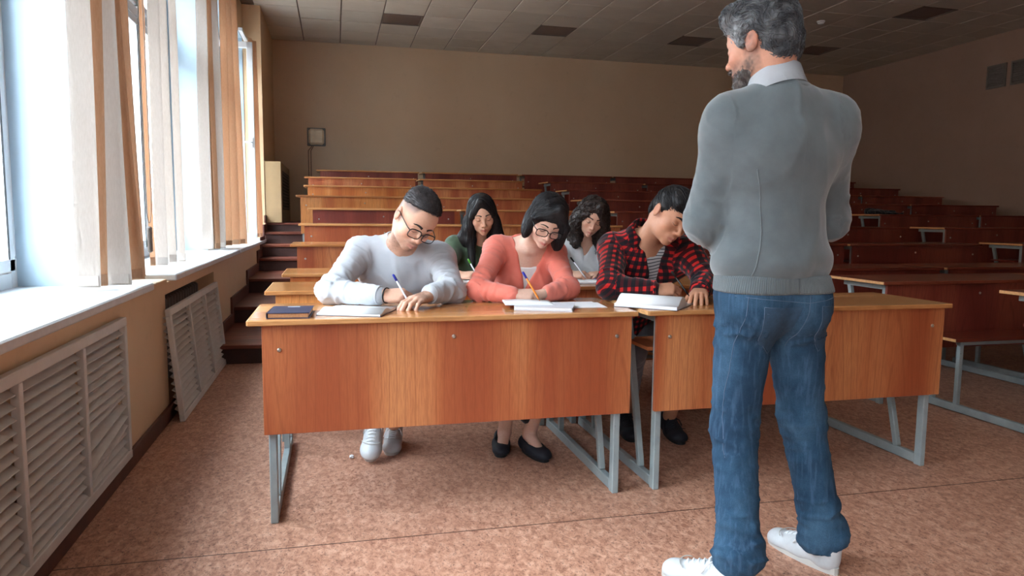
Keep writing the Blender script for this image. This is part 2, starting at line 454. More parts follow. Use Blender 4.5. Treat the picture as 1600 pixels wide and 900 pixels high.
# ---------------------------------------------------------------- stepped floor
STEP = 0.145
ROWY = [2.70, 3.70, 4.72, 5.72, 6.60, 7.48, 8.36, 9.24, 10.12, 11.0]
ROWZ = [0, 0, 0]+[STEP*i for i in range(1, 8)]
k = 1
for i in range(3, 10):
    y0 = ROWY[i]-0.07; y1 = ROWY[i+1]-0.07 if i < 9 else YB
    bm = bm_new(); bm_box(bm, -0.40, XR, y0, y1, 0, ROWZ[i]-0.025)
    pl = link('platform_%d' % k, bm_mesh(bm, 'platform', M['riser'])); tag(pl, kind='structure')
    link('tread_board', box_me('tread_board', XR+0.40, y1-y0+0.02, 0.025, M['step'], 0.003), None, pl, (-0.40, y0-0.02, ROWZ[i]-0.025))
    k += 1
AIS = [(5.75, .15), (6.9, .30), (8.1, .45), (9.2, .60), (9.62, .75), (10.02, .90), (10.4, 1.02)]
for i, (y0, z) in enumerate(AIS):
    y1 = AIS[i+1][0] if i < 6 else YB
    bm = bm_new(); bm_box(bm, XW, -0.402, y0, y1, 0, z-0.03)
    pl = link('aisle_step_%d' % (i+1), bm_mesh(bm, 'aisle_step', M['riser'])); tag(pl, kind='structure')
    link('tread_board', box_me('tread_board', -0.402-XW, y1-y0+0.03, 0.03, M['step'], 0.004), None, pl, (XW, y0-0.03, z-0.03))
# skirting along the window wall
bm = bm_new(); bm_box(bm, XW, XW+0.018, YF, 5.72, 0, 0.085, 0.003)
for i, (y0, z) in enumerate(AIS):
    y1 = AIS[i+1][0] if i < 6 else 10.15
    bm_box(bm, XW, XW+0.018, y0-0.03, y1-0.03, z, z+0.10, 0.003)
    if i < 6: bm_box(bm, XW, XW+0.018, y1-0.12, y1-0.03, z+0.10, AIS[i+1][1]+0.10, 0.003)
tag(link('baseboard_left', bm_mesh(bm, 'baseboard_left', M['skirt'])), kind='structure')
bm = bm_new(); bm_box(bm, -0.40, XR, YB-0.018, YB, ROWZ[9], ROWZ[9]+0.09, 0.003)
tag(link('baseboard_back', bm_mesh(bm, 'baseboard_back', M['skirt'])), kind='structure')

# ---------------------------------------------------------------- louvred radiator grilles
def grille(loc, rot, label, width=1.64, height=0.63, bays=3, broken=False):
    """local: x along the wall (room depth), y out of the wall (room side), z up"""
    r = empty('radiator_grille', loc); r.rotation_euler = rot
    tag(r, label, 'radiator grille', 'louvred radiator grilles')
    bm = bm_new(); fw = 0.038
    bm_box(bm, 0, width, 0, 0.028, height-fw, height, 0.003); bm_box(bm, 0, width, 0, 0.028, 0, fw, 0.003)
    bw = width/bays
    xs = [0, width-fw*0.8]
    for x in xs: bm_box(bm, x, x+fw*0.8, 0.0, 0.028, fw, height-fw, 0.003)
    link('frame', bm_mesh(bm, 'frame', M['grille']), None, r)
    for i in range(1, bays):
        link('mullion', box_me('mullion', 0.026, 0.026, height-2*fw, M['grille'], 0.002), None, r, (i*bw-0.013, 0.001, fw))
    ns = 15; ph = (height-2*fw)/ns
    bm = bm_new(); sl = bw-0.036
    bm_bar(bm, (0, 0.004, 0.012), (sl, 0.004, 0.012), 0.004, 0.050, (0, -0.80, 0.60), 0.001)
    sm = bm_mesh(bm, 'slat', M['grille'])
    for b in range(bays):
        for s in range(ns):
            x = b*bw+0.018; z = fw+(s+0.5)*ph-0.012
            rx = 0.0; ry = random.uniform(-0.004, 0.004)
            if broken and b == bays-1 and 3 <= s <= 5:
                ry = (-0.13, -0.16, -0.10)[s-3]; z += (0.012, -0.004, -0.016)[s-3]; x += 0.006; 
            link('slat', sm, None, r, (x, -0.006, z), (rx, ry, 0))
    return r
# rotation: local x -> world +y, local y -> world +x : a mirror would be needed, so local x runs towards the camera
def place_grille(y_far, x, tilt, label, broken=False):
    g = grille((x, y_far, 0.07), (0, 0, -PI/2), label, broken=False)
    return g
g1 = grille((XW+0.002, 3.41, 0.07), (0, 0, -PI/2), 'large louvred grey radiator grille set into the wall under the nearest window')
# broken slats near its far end: tilt three of them
bad = [c for c in g1.children if c.name.startswith('slat') and c.location.x < 0.3]
bad.sort(key=lambda c: c.location.z)
for c, a, dz, dy in zip(bad[3:7], (0.16, 0.14, 0.10, 0.05), (-0.030, -0.026, -0.018, -0.006), (0.004, 0.006, 0.002, 0)):
    c.rotation_euler = (0.1, a, 0); c.location.z += dz+0.028; c.location.y += dy
g2 = grille((-0.850, 5.83, 0.0), (math.radians(5.2), 0, -PI/2), 'louvred grey radiator grille taken off and leaning against the wall below its dark recess')
def radiator(y0, y1, z0, z1, lab):
    r = empty('radiator', (XW-0.18, y0, z0)); tag(r, lab, 'radiator', 'radiators in the recesses')
    bm = bm_new()
    n = int((y1-y0-0.2)/0.085)
    fin = None
    for i in range(n):
        if fin is None:
            b2 = bm_new(); bm_box(b2, 0, 0.10, 0, 0.06, 0, z1-z0-0.06, 0.014); fin = bm_mesh(b2, 'fin', M['cast_iron'])
        link('fin', fin, None, r, (0, 0.1+i*0.085, 0.04))
    bm.free()
    bm = bm_new(); bm_tube(bm, [(0.05, 0.0, 0.09), (0.05, y1-y0, 0.09)], 0.016); bm_tube(bm, [(0.05, 0.0, z1-z0-0.08), (0.05, y1-y0, z1-z0-0.08)], 0.016)
    link('pipe', bm_mesh(bm, 'pipe', M['cast_iron']), None, r)
radiator(4.30, 5.91, 0.09, 0.66, 'cast radiator in the dark recess above the leaning grille')

# ---------------------------------------------------------------- vertical blinds
def blind_strip(parent, x, y, ang, w, z0, z1, mat, curl=0.25, flare=0.0, drift=(0, 0), seed=0):
    """one fabric slat hanging from z1 to z0; ang = direction of its width in plan"""
    bm = bm_new(); nz, nw = 14, 5; rows = []
    rr = random.Random(seed)
    ph = rr.uniform(0, 6)
    for i in range(nz+1):
        t = i/nz; z = z1+(z0-z1)*t; row = []
        ww = w*(0.9+0.1*t+flare*t*t)
        cx = x+drift[0]*t*t+0.006*math.sin(4*t+ph); cy = y+drift[1]*t*t
        for j in range(nw+1):
            s = j/nw-0.5
            off = curl*w*(0.25-s*s)*(1+0.4*math.sin(3*t+ph))
            ca, sa = math.cos(ang), math.sin(ang)
            row.append(bm.verts.new((cx+ca*ww*s-sa*off, cy+sa*ww*s+ca*off, z)))
        rows.append(row)
    for i in range(nz):
        for j in range(nw):
            f = bm.faces.new((rows[i][j], rows[i][j+1], rows[i+1][j+1], rows[i+1][j])); f.smooth = True
    bmesh.ops.solidify(bm, geom=bm.faces[:], thickness=0.0012)
    me = bm_mesh(bm, 'fabric_strip', mat)
    return link('fabric_strip', me, None, parent)
def blind(label, strips, rail):
    r = empty('vertical_blind', (0, 0, 0)); tag(r, label, 'blind', 'vertical blinds at the windows')
    for i, s in enumerate(strips): blind_strip(r, *s, seed=int(100*s[1])+i)
    bm = bm_new(); bm_box(bm, -1.13, -1.08, rail[0], rail[1], 3.40, 3.44, 0.004); link('rail', bm_mesh(bm, 'rail', M['white']), None, r)
    for s in strips:
        z = s[4]
        ca, sa = math.cos(s[2]), math.sin(s[2])
        dx, dy = s[9] if len(s) > 9 else (0, 0)
        bm = bm_new(); bm_bar(bm, (s[0]+dx-ca*s[3]*0.42, s[1]+dy-sa*s[3]*0.42, z+0.03), (s[0]+dx+ca*s[3]*0.42, s[1]+dy+sa*s[3]*0.42, z+0.03), 0.0035, 0.045)
        link('bottom_weight', bm_mesh(bm, 'bottom_weight', s[6]), None, r)
    return r
BL, BT = M['blind'], M['blind_shaded']
R_ = math.radians
# (x, y, plan angle, width, z0, z1, material, curl, flare, drift)
blind('cream fabric vertical blind bunched at the pier beside the nearest window', [
    (-1.050, 3.50, R_(-6), 0.105, .822, 3.4, BL, 0.10, 0.0, (-0.012, 0.0)),
    (-1.000, 3.58, R_(28), 0.060, .820, 3.4, BT, 0.3, 0.0, (-0.03, 0.0)),
    (-0.995, 3.64, R_(4), 0.085, .818, 3.4, BL, 0.12, 0.30, (0.025, 0.0)),
    (-1.000, 3.80, R_(55), 0.080, .826, 3.4, BT, 0.5, 0.1, (0.055, 0.02)),
    (-0.992, 3.97, R_(30), 0.050, .828, 3.4, BT, 0.3, 0.0, (0.02, 0.02))], (0.9, 4.10))
blind('cream fabric vertical blind with a hanging chain at the start of the second window', [
    (-1.092, 4.80, R_(60), 0.045, .825, 3.4, BT, 0.3, 0.0, (0, 0)),
    (-1.055, 4.87, R_(0), 0.072, .822, 3.4, BL, 0.15, 0.0, (0.005, 0)),
    (-1.035, 5.02, R_(20), 0.055, .830, 3.4, BL, 0.4, 0.0, (0.015, 0.0)),
    (-0.995, 5.10, R_(-15), 0.055, .832, 3.4, BL, 0.4, 0.0, (0.015, 0.0))], (4.5, 5.7))
blind('white vertical blind with shade-tinted strips bunched at the pier before the far window', [
    (-1.105, 6.90, R_(-5), 0.100, .822, 3.4, BL, 0.15, 0.1, (-0.01, 0)),
    (-1.055, 7.05, R_(40), 0.050, .822, 3.4, BT, 0.3, 0.0, (0.0, 0)),
    (-1.050, 7.22, R_(10), 0.090, .822, 3.4, BL, 0.3, 0.0, (0.0, 0)),
    (-1.040, 7.70, R_(20), 0.075, .822, 3.4, BT, 0.3, 0.0, (0, 0)),
    (-1.015, 7.95, R_(0), 0.070, .822, 3.4, BT, 0.2, 0.2, (0.01, 0)),
    (-0.985, 8.10, R_(25), 0.085, .822, 3.4, BT, 0.3, 0.4, (0.02, 0))], (6.7, 8.3))
blind('narrow shade-tinted cream vertical blind at the far end of the last window', [
    (-1.03, 10.05, R_(60), 0.09, .83, 3.4, BT, 0.3, 0.2, (0.03, 0)),
    (-1.00, 10.20, R_(40), 0.08, .83, 3.4, BT, 0.3, 0.2, (0.03, 0))], (9.7, 10.28))
r = empty('blind_chain', (-1.07, 4.62, 0.0)); tag(r, 'thin looped pull chain with a grey weight hanging at the second window', 'pull chain')
bm = bm_new(); pts = [(0, -0.02, 3.35), (0.0, -0.025, 1.25)]+[(0.0, 0.04-0.065*math.cos(a), 1.25-0.16*math.sin(a)) for a in np.linspace(0, PI, 12)]+[(0, 0.105, 1.3), (0, 0.08, 3.35)]
bm_tube(bm, pts, 0.0022, 5); link('chain', bm_mesh(bm, 'chain', M['grid']), None, r)
bm = bm_new(); bm_box(bm, -0.012, 0.012, 0.018, 0.055, 0.915, 1.07, 0.008); link('weight', bm_mesh(bm, 'weight', M['grid']), None, r)

# ---------------------------------------------------------------- fittings of the far walls
r = empty('radiator_casing', (XW+0.004, 10.31, 1.02)); tag(r, 'cream boxed radiator casing with a louvred side at the back left corner', 'radiator casing')
M['casing'] = mat_plain('casing_paint', srgb(158, 130, 92), 0.5, var=0.05)
bm = bm_new(); bm_box(bm, 0, 0.215, 0, 1.88, 0, 0.83, 0.006); link('body', bm_mesh(bm, 'body', M['casing']), None, r)
bm = bm_new(); bm_box(bm, 0.205, 0.2165, 0.20, 1.65, 0.18, 0.72); link('opening', bm_mesh(bm, 'opening', M['black']), None, r)
sm = None
for i in range(12):
    if sm is None:
        bm = bm_new(); bm_bar(bm, (0, 0.20, 0), (0, 1.65, 0), 0.03, 0.005, (0.7, 0, 0.7)); sm = bm_mesh(bm, 'louvre', M['grid'])
    link('louvre', sm, None, r, (0.222, 0, 0.205+i*0.044))
M['vent'] = mat_plain('vent_paint', srgb(120, 116, 112), 0.6)
r = empty('wall_speaker', (-0.27, YB, 2.38)); tag(r, 'boxy cream speaker unit mounted high on the back wall with cables', 'speaker')
bm = bm_new(); bm_box(bm, -0.12, 0.12, -0.10, 0, -0.125, 0.125, 0.03); link('housing', bm_mesh(bm, 'housing', mat_plain('speaker_plastic', srgb(232, 212, 184), 0.5)), None, r)
bm = bm_new(); bm_box(bm, -0.145, 0.145, -0.03, 0, -0.145, 0.145, 0.01); link('back_plate', bm_mesh(bm, 'back_plate', M['vent']), None, r)
for x in (-0.13, -0.09):
    bm = bm_new(); bm_tube(bm, [(0.0+x*0.5, -0.008, -0.14), (x, -0.008, -0.22), (x, -0.008, -1.3)], 0.006, 6); link('cable', bm_mesh(bm, 'cable', M['skirt']), None, r)
for (ya, yb, s) in ((8.68, 9.0, 'left one of the pair'), (8.24, 8.60, 'right one of the pair')):
    r = empty('wall_vent', (XR, ya, 3.10)); tag(r, 'square grey air vent high on the right wall, '+s, 'air vent', 'wall vents')
    w = yb-ya; bm = bm_new()
    for a, b, c, d in ((0, w, 0, 0.025), (0, w, 0.315, 0.34), (0, 0.025, 0.025, 0.315), (w-0.025, w, 0.025, 0.315)): bm_box(bm, -0.02, 0, a, b, c, d)
    link('frame', bm_mesh(bm, 'frame', M['vent']), None, r)
    link('backing', box_me('backing', 0.006, w-0.05, 0.29, M['vent'], 0), None, r, (-0.006, 0.025, 0.025))
    for i in range(9):
        bm = bm_new(); bm_bar(bm, (0, 0.025, 0), (0, w-0.025, 0), 0.022, 0.003, (0.7, 0, -0.7))
        link('louvre', bm_mesh(bm, 'louvre', M['vent']), None, r, (-0.011, 0, 0.045+i*0.031))
# ================================================================ desks with attached benches
def desk_unit(W, L, panel, top, name='lecture_desk'):
    """origin: floor, under the left front corner of the panel plane; x right, y away from the teacher"""
    r = empty(name)
    link('desktop', box_me('desktop', W, 0.50, 0.020, top, 0.003), None, r, (0, -0.035, 0.755))
    link('edge_strip', box_me('edge_strip', 0.003, 0.494, 0.016, M['edge'], 0), None, r, (-0.0025, -0.032, 0.757))
    pn = link('front_panel', box_me('front_panel', W-0.065, 0.018, 0.408, panel, 0.0015), None, r, (0.047, -0.010, 0.348))
    bm = bm_new(); bm_lathe(bm, [(0.008, 0), (0.008, 0.003), (0.005, 0.006)], 12, Matrix.Rotation(PI/2, 4, 'X')); bolt = bm_mesh(bm, 'bolt', M['bolt'])
    for x, z in ((0.06, 0.315), (W*0.5-0.05, 0.345), (W-0.13, 0.325)): link('bolt', bolt, None, pn, (x, 0.0, z))
    link('shelf', box_me('shelf', W-0.12, 0.26, 0.016, panel, 0.001), None, r, (0.06, 0.10, 0.585))
    for s, x in enumerate((0.075, W-0.065)):
        bm = bm_new(); bm_bar(bm, (x, 0.03, 0.0), (x, 0.03, 0.755), 0.028, 0.04, (0, 1, 0), 0.003); link('front_post', bm_mesh(bm, 'front_post', M['steel']), None, r)
        bm = bm_new(); bm_bar(bm, (x, 0.17, 0.05), (x, 0.36, 0.755), 0.026, 0.03, (0, 1, 0), 0.003); link('slanted_post', bm_mesh(bm, 'slanted_post', M['steel']), None, r)
        bm = bm_new(); bm_bar(bm, (x, 0.05, 0.028), (x, L-0.02, 0.028), 0.028, 0.045, (0, 0, 1), 0.003); link('floor_rail', bm_mesh(bm, 'floor_rail', M['steel']), None, r)
        bm = bm_new(); bm_bar(bm, (x, 0.05, 0.735), (x, 0.40, 0.735), 0.026, 0.03, (0, 0, 1), 0.002); link('top_rail', bm_mesh(bm, 'top_rail', M['steel']), None, r)
        for yy in (L-0.24, L-0.06):
            bm = bm_new(); bm_bar(bm, (x, yy, 0.05), (x, yy, 0.43), 0.026, 0.028, (0, 1, 0), 0.002); link('bench_post', bm_mesh(bm, 'bench_post', M['steel']), None, r)
    bm = bm_new(); bm_bar(bm, (0.075, L-0.22, 0.418), (W-0.065, L-0.22, 0.418), 0.026, 0.026, (0, 0, 1), 0.002); link('bench_rail', bm_mesh(bm, 'bench_rail', M['steel']), None, r)
    link('bench_seat', box_me('bench_seat', W-0.02, 0.255, 0.020, top, 0.003), None, r, (0.01, L-0.27, 0.432))
    link('bench_edge', box_me('bench_edge', 0.003, 0.25, 0.016, M['edge'], 0), None, r, (0.0075, L-0.268, 0.434))
    return r
ORD = ['front', 'second', 'third', 'fourth', 'fifth', 'sixth', 'seventh', 'eighth', 'ninth', 'back']
B1 = [-.31, -.338, -.327, -.332, -.31, -.262, -.415, -.366, -.386, -.25]
B1P = ['panel', 'panel_light', 'panel_light', 'panel', 'panel', 'panel_dark', 'panel_light', 'panel_light', 'panel', 'panel_dark']
B2 = [3.55, 3.24, 3.20, 3.1, 3.05, 3.0, 2.95, 3.02, 3.02, 2.86]
B3 = [None, None, None, 6.62, 6.55, 6.45, 6.2, 6.12, 6.10, 5.95]
protos = {}
def put_desk(x, row, panel, top, label, W=1.5):
    L = 1.0 if row < 2 else (0.96 if row == 2 else 0.87)
    key = (panel, top, L, W)
    if key not in protos:
        protos[key] = d = desk_unit(W, L, M[panel], M[top])
    else:
        d = copy_tree(protos[key])
    d.location = (x, ROWY[row], ROWZ[row])
    tag(d, label, 'desk', 'rows of lecture desks with benches')
    return d
for row in range(10):
    light = row in (6, 7)
    for side, dx in (('window-side', 0.0), ('aisle-side', 1.545)):
        p = B1P[row] if side == 'window-side' else ('panel_dark' if row == 9 else 'panel')
        lab = {0: 'cherry wood front-row desk where the man in white and the woman in coral write' if dx == 0 else 'cherry wood front-row desk where the man in the checked shirt writes'}.get(row)
        if lab is None: lab = 'wooden lecture desk with bench, %s row of the window block, %s one' % (ORD[row], 'window-side' if dx == 0 else 'aisle-side')
        put_desk(B1[row]+dx, row, p, 'top', lab)
    for side, dx in (('near', 0.0), ('far', 1.53)):
        if row == 0 and dx > 0: continue
        x = B2[row]+dx
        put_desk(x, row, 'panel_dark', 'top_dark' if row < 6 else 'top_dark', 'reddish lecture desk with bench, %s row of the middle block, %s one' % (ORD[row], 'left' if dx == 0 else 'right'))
    if B3[row] is not None:
        for side, dx in (('left', 0.0), ('right', 1.52)):
            if B3[row]+dx > XR-1.5: continue
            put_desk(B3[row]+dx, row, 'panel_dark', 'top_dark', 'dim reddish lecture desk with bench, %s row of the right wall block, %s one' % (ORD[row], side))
# ================================================================ figure modelling: smooth-blended volumes turned into meshes
V3 = lambda *a: np.array(a, float)
def unit(v):
    v = np.asarray(v, float); return v/np.linalg.norm(v)
def rc(a, b, ra, rb, k=0.02, mode='+'): return ('rc', np.asarray(a, float), np.asarray(b, float), ra, rb, k, mode)
def ell(c, r, R=None, k=0.02, mode='+'): return ('el', np.asarray(c, float), np.asarray(r, float), np.eye(3) if R is None else np.asarray(R), 0, k, mode)
def hull(planes, c, rad, k=0.004, mode='-'):
    """intersection of half spaces n.p < d around c"""
    return ('hl', [(unit(n), float(np.dot(unit(n), q))) for n, q in planes], np.asarray(c, float), rad, 0, k, mode)
def op_bounds(o):
    if o[0] == 'rc':
        r = max(o[3], o[4]); return np.minimum(o[1], o[2])-r, np.maximum(o[1], o[2])+r
    if o[0] == 'el':
        e = np.sqrt(((o[3]*o[2])**2).sum(1)); return o[1]-e, o[1]+e
    return o[2]-o[3], o[2]+o[3]
def op_dist(o, X, Y, Z):
    if o[0] == 'rc':
        a, b = o[1], o[2]; d = b-a; L2 = max(d@d, 1e-12)
        px, py, pz = X-a[0], Y-a[1], Z-a[2]
        t = np.clip((px*d[0]+py*d[1]+pz*d[2])/L2, 0, 1)
        return np.sqrt((px-t*d[0])**2+(py-t*d[1])**2+(pz-t*d[2])**2)-(o[3]+(o[4]-o[3])*t)
    if o[0] == 'el':
        c, r, R = o[1], o[2], o[3]
        px, py, pz = X-c[0], Y-c[1], Z-c[2]; k0 = 0; k1 = 0
        for i in range(3):
            q = (px*R[0, i]+py*R[1, i]+pz*R[2, i])/r[i]
            k0 = k0+q*q; k1 = k1+(q/r[i])**2
        k0 = np.sqrt(k0); k1 = np.sqrt(k1)+1e-9
        return k0*(k0-1)/k1
    d = None
    for n, q in o[1]:
        e = n[0]*X+n[1]*Y+n[2]*Z-q
        d = e if d is None else np.maximum(d, e)
    return d
class Field:
    def __init__(s, lo, hi, h):
        s.lo = np.asarray(lo, float); s.h = h
        s.n = np.maximum(np.ceil((np.asarray(hi)-s.lo)/h).astype(int)+1, 4)
        s.F = np.full(s.n, 0.3, np.float32)
        s.ax = [(s.lo[i]+h*np.arange(s.n[i])).astype(np.float32) for i in range(3)]
    def apply(s, ops, grow=0.0):
        for o in ops:
            lo, hi = op_bounds(o); k = o[5]; m = k+0.022+max(grow, 0)
            if o[6] == '&':                       # keep only what lies inside this shape
                d = op_dist(o, s.ax[0][:, None, None], s.ax[1][None, :, None], s.ax[2][None, None, :]).astype(np.float32)
                hh = np.maximum(k-np.abs(s.F-d), 0)/k; s.F = np.maximum(s.F, d)+hh*hh*k*0.25
                continue
            i0 = np.clip(np.floor((lo-m-s.lo)/s.h).astype(int), 0, s.n); i1 = np.clip(np.ceil((hi+m-s.lo)/s.h).astype(int)+1, 0, s.n)
            if np.any(i1 <= i0): continue
            X = s.ax[0][i0[0]:i1[0], None, None]; Y = s.ax[1][None, i0[1]:i1[1], None]; Z = s.ax[2][None, None, i0[2]:i1[2]]
            d = op_dist(o, X, Y, Z).astype(np.float32)-(grow if o[6] == '+' else 0)
            S = s.F[i0[0]:i1[0], i0[1]:i1[1], i0[2]:i1[2]]
            if o[6] == '+':
                hh = np.maximum(k-np.abs(S-d), 0)/k
                S[...] = np.minimum(S, d)-hh*hh*k*0.25
            else:
                d = -d; hh = np.maximum(k-np.abs(S-d), 0)/k
                S[...] = np.maximum(S, d)+hh*hh*k*0.25
        return s
    def mesh(s):
        F = s.F.copy()
        F[0] = F[-1] = 0.3; F[:, 0] = F[:, -1] = 0.3; F[:, :, 0] = F[:, :, -1] = 0.3
        neg = F < 0
        nx, ny, nz = F.shape
        cnt = np.zeros((nx-1, ny-1, nz-1), np.int8)
        for dx in (0, 1):
            for dy in (0, 1):
                for dz in (0, 1): cnt += neg[dx:nx-1+dx, dy:ny-1+dy, dz:nz-1+dz]
        act = (cnt > 0) & (cnt < 8)
        I = np.argwhere(act)
        if len(I) == 0: return np.zeros((0, 3)), np.zeros((0, 4), int)
        idx = np.full(act.shape, -1, np.int32); idx[act] = np.arange(len(I))
        acc = np.zeros((len(I), 3)); num = np.zeros(len(I))
        C = [(a, b, c) for a in (0, 1) for b in (0, 1) for c in (0, 1)]
        val = {c: F[I[:, 0]+c[0], I[:, 1]+c[1], I[:, 2]+c[2]] for c in C}
        for c in C:
            for ax in range(3):
                if c[ax]: continue
                d = list(c); d[ax] = 1; d = tuple(d)
                va, vb = val[c], val[d]; cr = (va < 0) != (vb < 0)
                t = np.where(cr, va/np.where(cr, va-vb, 1), 0)
                p = np.array(c, float)[None, :].repeat(len(I), 0); p[:, ax] += t
                acc += p*cr[:, None]; num += cr
        V = s.lo+(I+acc/num[:, None])*s.h
        Q = []
        for ax in range(3):
            sl0 = [slice(1, -1)]*3; sl1 = [slice(1, -1)]*3
            sl0[ax] = slice(0, -1); sl1[ax] = slice(1, None)
            a = neg[tuple(sl0)]; b = neg[tuple(sl1)]
            E = np.argwhere(a != b)
            if len(E) == 0: continue
            fl_ = a[tuple(E.T)]
            off = np.array([1, 1, 1]); off[ax] = 0; E = E+off
            u, v = [(1, 2), (2, 0), (0, 1)][ax]
            def cell(du, dv):
                c = E.copy(); c[:, u] += du; c[:, v] += dv; return idx[c[:, 0], c[:, 1], c[:, 2]]
            q = np.stack([cell(-1, -1), cell(0, -1), cell(0, 0), cell(-1, 0)], 1)
            q[~fl_] = q[~fl_][:, ::-1]
            Q.append(q)
        return V, np.concatenate(Q)
def np_mesh(name, V, Q, mat=None, attrs=None, smooth=True):
    me = bpy.data.meshes.new(name)
    n = Q.shape[1]
    me.vertices.add(len(V)); me.vertices.foreach_set('co', np.ascontiguousarray(V, np.float32).ravel())
    me.loops.add(len(Q)*n); me.loops.foreach_set('vertex_index', np.ascontiguousarray(Q, np.int32).ravel())
    me.polygons.add(len(Q)); me.polygons.foreach_set('loop_start', np.arange(0, len(Q)*n, n, dtype=np.int32))
    me.polygons.foreach_set('loop_total', np.full(len(Q), n, np.int32))
    if smooth: me.polygons.foreach_set('use_smooth', np.ones(len(Q), bool))
    me.update(); me.validate()
    for nm, (typ, A) in (attrs or {}).items():
        at_ = me.attributes.new(nm, typ, 'POINT')
        if typ == 'FLOAT_COLOR':
            if A.shape[1] == 3: A = np.concatenate([A, np.ones((len(A), 1))], 1)
            at_.data.foreach_set('color', np.ascontiguousarray(A, np.float32).ravel())
        else: at_.data.foreach_set('vector', np.ascontiguousarray(A, np.float32).ravel())
    if mat is not None: me.materials.append(mat)
    return me
def vert_normals(V, Q):
    n = np.cross(V[Q[:, 2]]-V[Q[:, 0]], V[Q[:, 3]]-V[Q[:, 1]]) if Q.shape[1] == 4 else np.cross(V[Q[:, 1]]-V[Q[:, 0]], V[Q[:, 2]]-V[Q[:, 0]])
    N = np.zeros_like(V)
    for i in range(Q.shape[1]): np.add.at(N, Q[:, i], n)
    return N/(np.linalg.norm(N, axis=1)[:, None]+1e-12)
def smooth_verts(V, Q, it=1, lam=0.5):
    E = np.concatenate([Q[:, [i, (i+1) % 4]] for i in range(4)]); E = np.concatenate([E, E[:, ::-1]])
    deg = np.bincount(E[:, 0], minlength=len(V)).astype(float); deg[deg == 0] = 1
    for _ in range(it):
        A = np.stack([np.bincount(E[:, 0], V[E[:, 1], i], len(V)) for i in range(3)], 1)/deg[:, None]
        V = V+(A-V)*lam
    return V
def vnoise(P, seed=0):
    P = np.asarray(P, float)+seed*17.31
    i = np.floor(P).astype(np.int64); f = P-i; f = f*f*(3-2*f); r = 0
    for dx in (0, 1):
        for dy in (0, 1):
            for dz in (0, 1):
                h = (i[:, 0]+dx)*374761393+(i[:, 1]+dy)*668265263+(i[:, 2]+dz)*2147483647
                h = (h ^ (h >> 13))*1274126177; h = ((h ^ (h >> 16)) & 0xffff)/65535.0
                r = r+h*np.where(dx, f[:, 0], 1-f[:, 0])*np.where(dy, f[:, 1], 1-f[:, 1])*np.where(dz, f[:, 2], 1-f[:, 2])
    return r*2-1
def bounds(ops, pad=0.04):
    b = [op_bounds(o) for o in ops if o[6] == '+']
    return np.min([x[0] for x in b], 0)-pad, np.max([x[1] for x in b], 0)+pad
def limb_coords(P, segs, planar=False):
    """(u round, v along) of the nearest limb; segs: (a, b, rad, offset, ref)"""
    best = np.full(len(P), 1e9); uv = np.zeros((len(P), 3))
    for j, (a, b, rad, off, ref) in enumerate(segs):
        a = np.asarray(a, float); b = np.asarray(b, float); d = b-a; L = np.linalg.norm(d); d /= L
        q = P-a; t = q@d; tc = np.clip(t, 0, L); w = q-tc[:, None]*d
        ds = np.linalg.norm(w, axis=1)-rad
        x = unit(np.asarray(ref, float)-d*np.dot(ref, d)); y = np.cross(d, x)
        w2 = q-t[:, None]*d
        ang = np.arctan2(w2@y, w2@x)
        if planar and j > 0: ang = (w2@x+w2@y)*.85/rad
        m = ds < best; best[m] = ds[m]
        uv[m] = np.stack([ang*rad, t+off, np.full(len(P), j)], 1)[m]
    return uv
def strands_mesh(paths, rad, flat=1.0, sides=4):
    """paths (n, m, 3) -> tapered tubes"""
    paths = np.asarray(paths, float); n, m, _ = paths.shape
    T = np.gradient(paths, axis=1); T /= np.linalg.norm(T, axis=2)[..., None]+1e-9
    ref = np.tile(V3(0.31, 0.52, 0.79), (n, m, 1)); X = np.cross(T, ref); X /= np.linalg.norm(X, axis=2)[..., None]+1e-9
    Y = np.cross(T, X)
    rad = np.asarray(rad, float); rad = rad[None, :, None] if rad.ndim == 1 else rad[..., None]
    V = np.stack([paths+(X*math.cos(2*PI*k/sides)+Y*math.sin(2*PI*k/sides))*rad for k in range(sides)], 2)   # n,m,s,3
    base = (np.arange(n)[:, None, None]*m+np.arange(m-1)[None, :, None])*sides
    k = np.arange(sides)[None, None, :]; k2 = (k+1) % sides
    Q = np.stack([base+k, base+k2, base+sides+k2, base+sides+k], -1).reshape(-1, 4)
    return V.reshape(-1, 3), Q
class Frame:
    """head frame: local x = the viewer's right when the face looks at the viewer, y = forward, z = up"""
    def __init__(s, H, yaw, pitch, roll, scale=1.0):
        s.o = np.asarray(H, float); s.s = scale
        c = unit(V3(-s.o[0], -s.o[1], 0))               # the zero of yaw: facing the teacher's side of the room
        r = V3(-c[1], c[0], 0)
        y, p, q = map(math.radians, (yaw, pitch, roll))
        fh = c*math.cos(y)+r*math.sin(y)
        f = fh*math.cos(p)-V3(0, 0, 1)*math.sin(p)
        u = fh*math.sin(p)+V3(0, 0, 1)*math.cos(p)
        # roll about forward so that the crown moves towards the viewer's right
        x0 = np.cross(f, u); rgt = -x0
        u2 = u*math.cos(q)+rgt*math.sin(q); r2 = rgt*math.cos(q)-u*math.sin(q)
        s.R = np.stack([r2, f, u2], 1)
    def __call__(s, *p): return s.o+s.R@(np.asarray(p, float)*s.s)
    def local(s, P): return ((P-s.o)@s.R)/s.s
    def vec(s, *p): return s.R@np.asarray(p, float)
    def rc(s, a, b, ra, rb, k=0.02, mode='+'): return rc(s(*a), s(*b), ra*s.s, rb*s.s, k*s.s, mode)
    def el(s, c, r, k=0.02, mode='+', rot=None): return ell(s(*c), np.asarray(r, float)*s.s, s.R if rot is None else s.R@rot, k*s.s, mode)
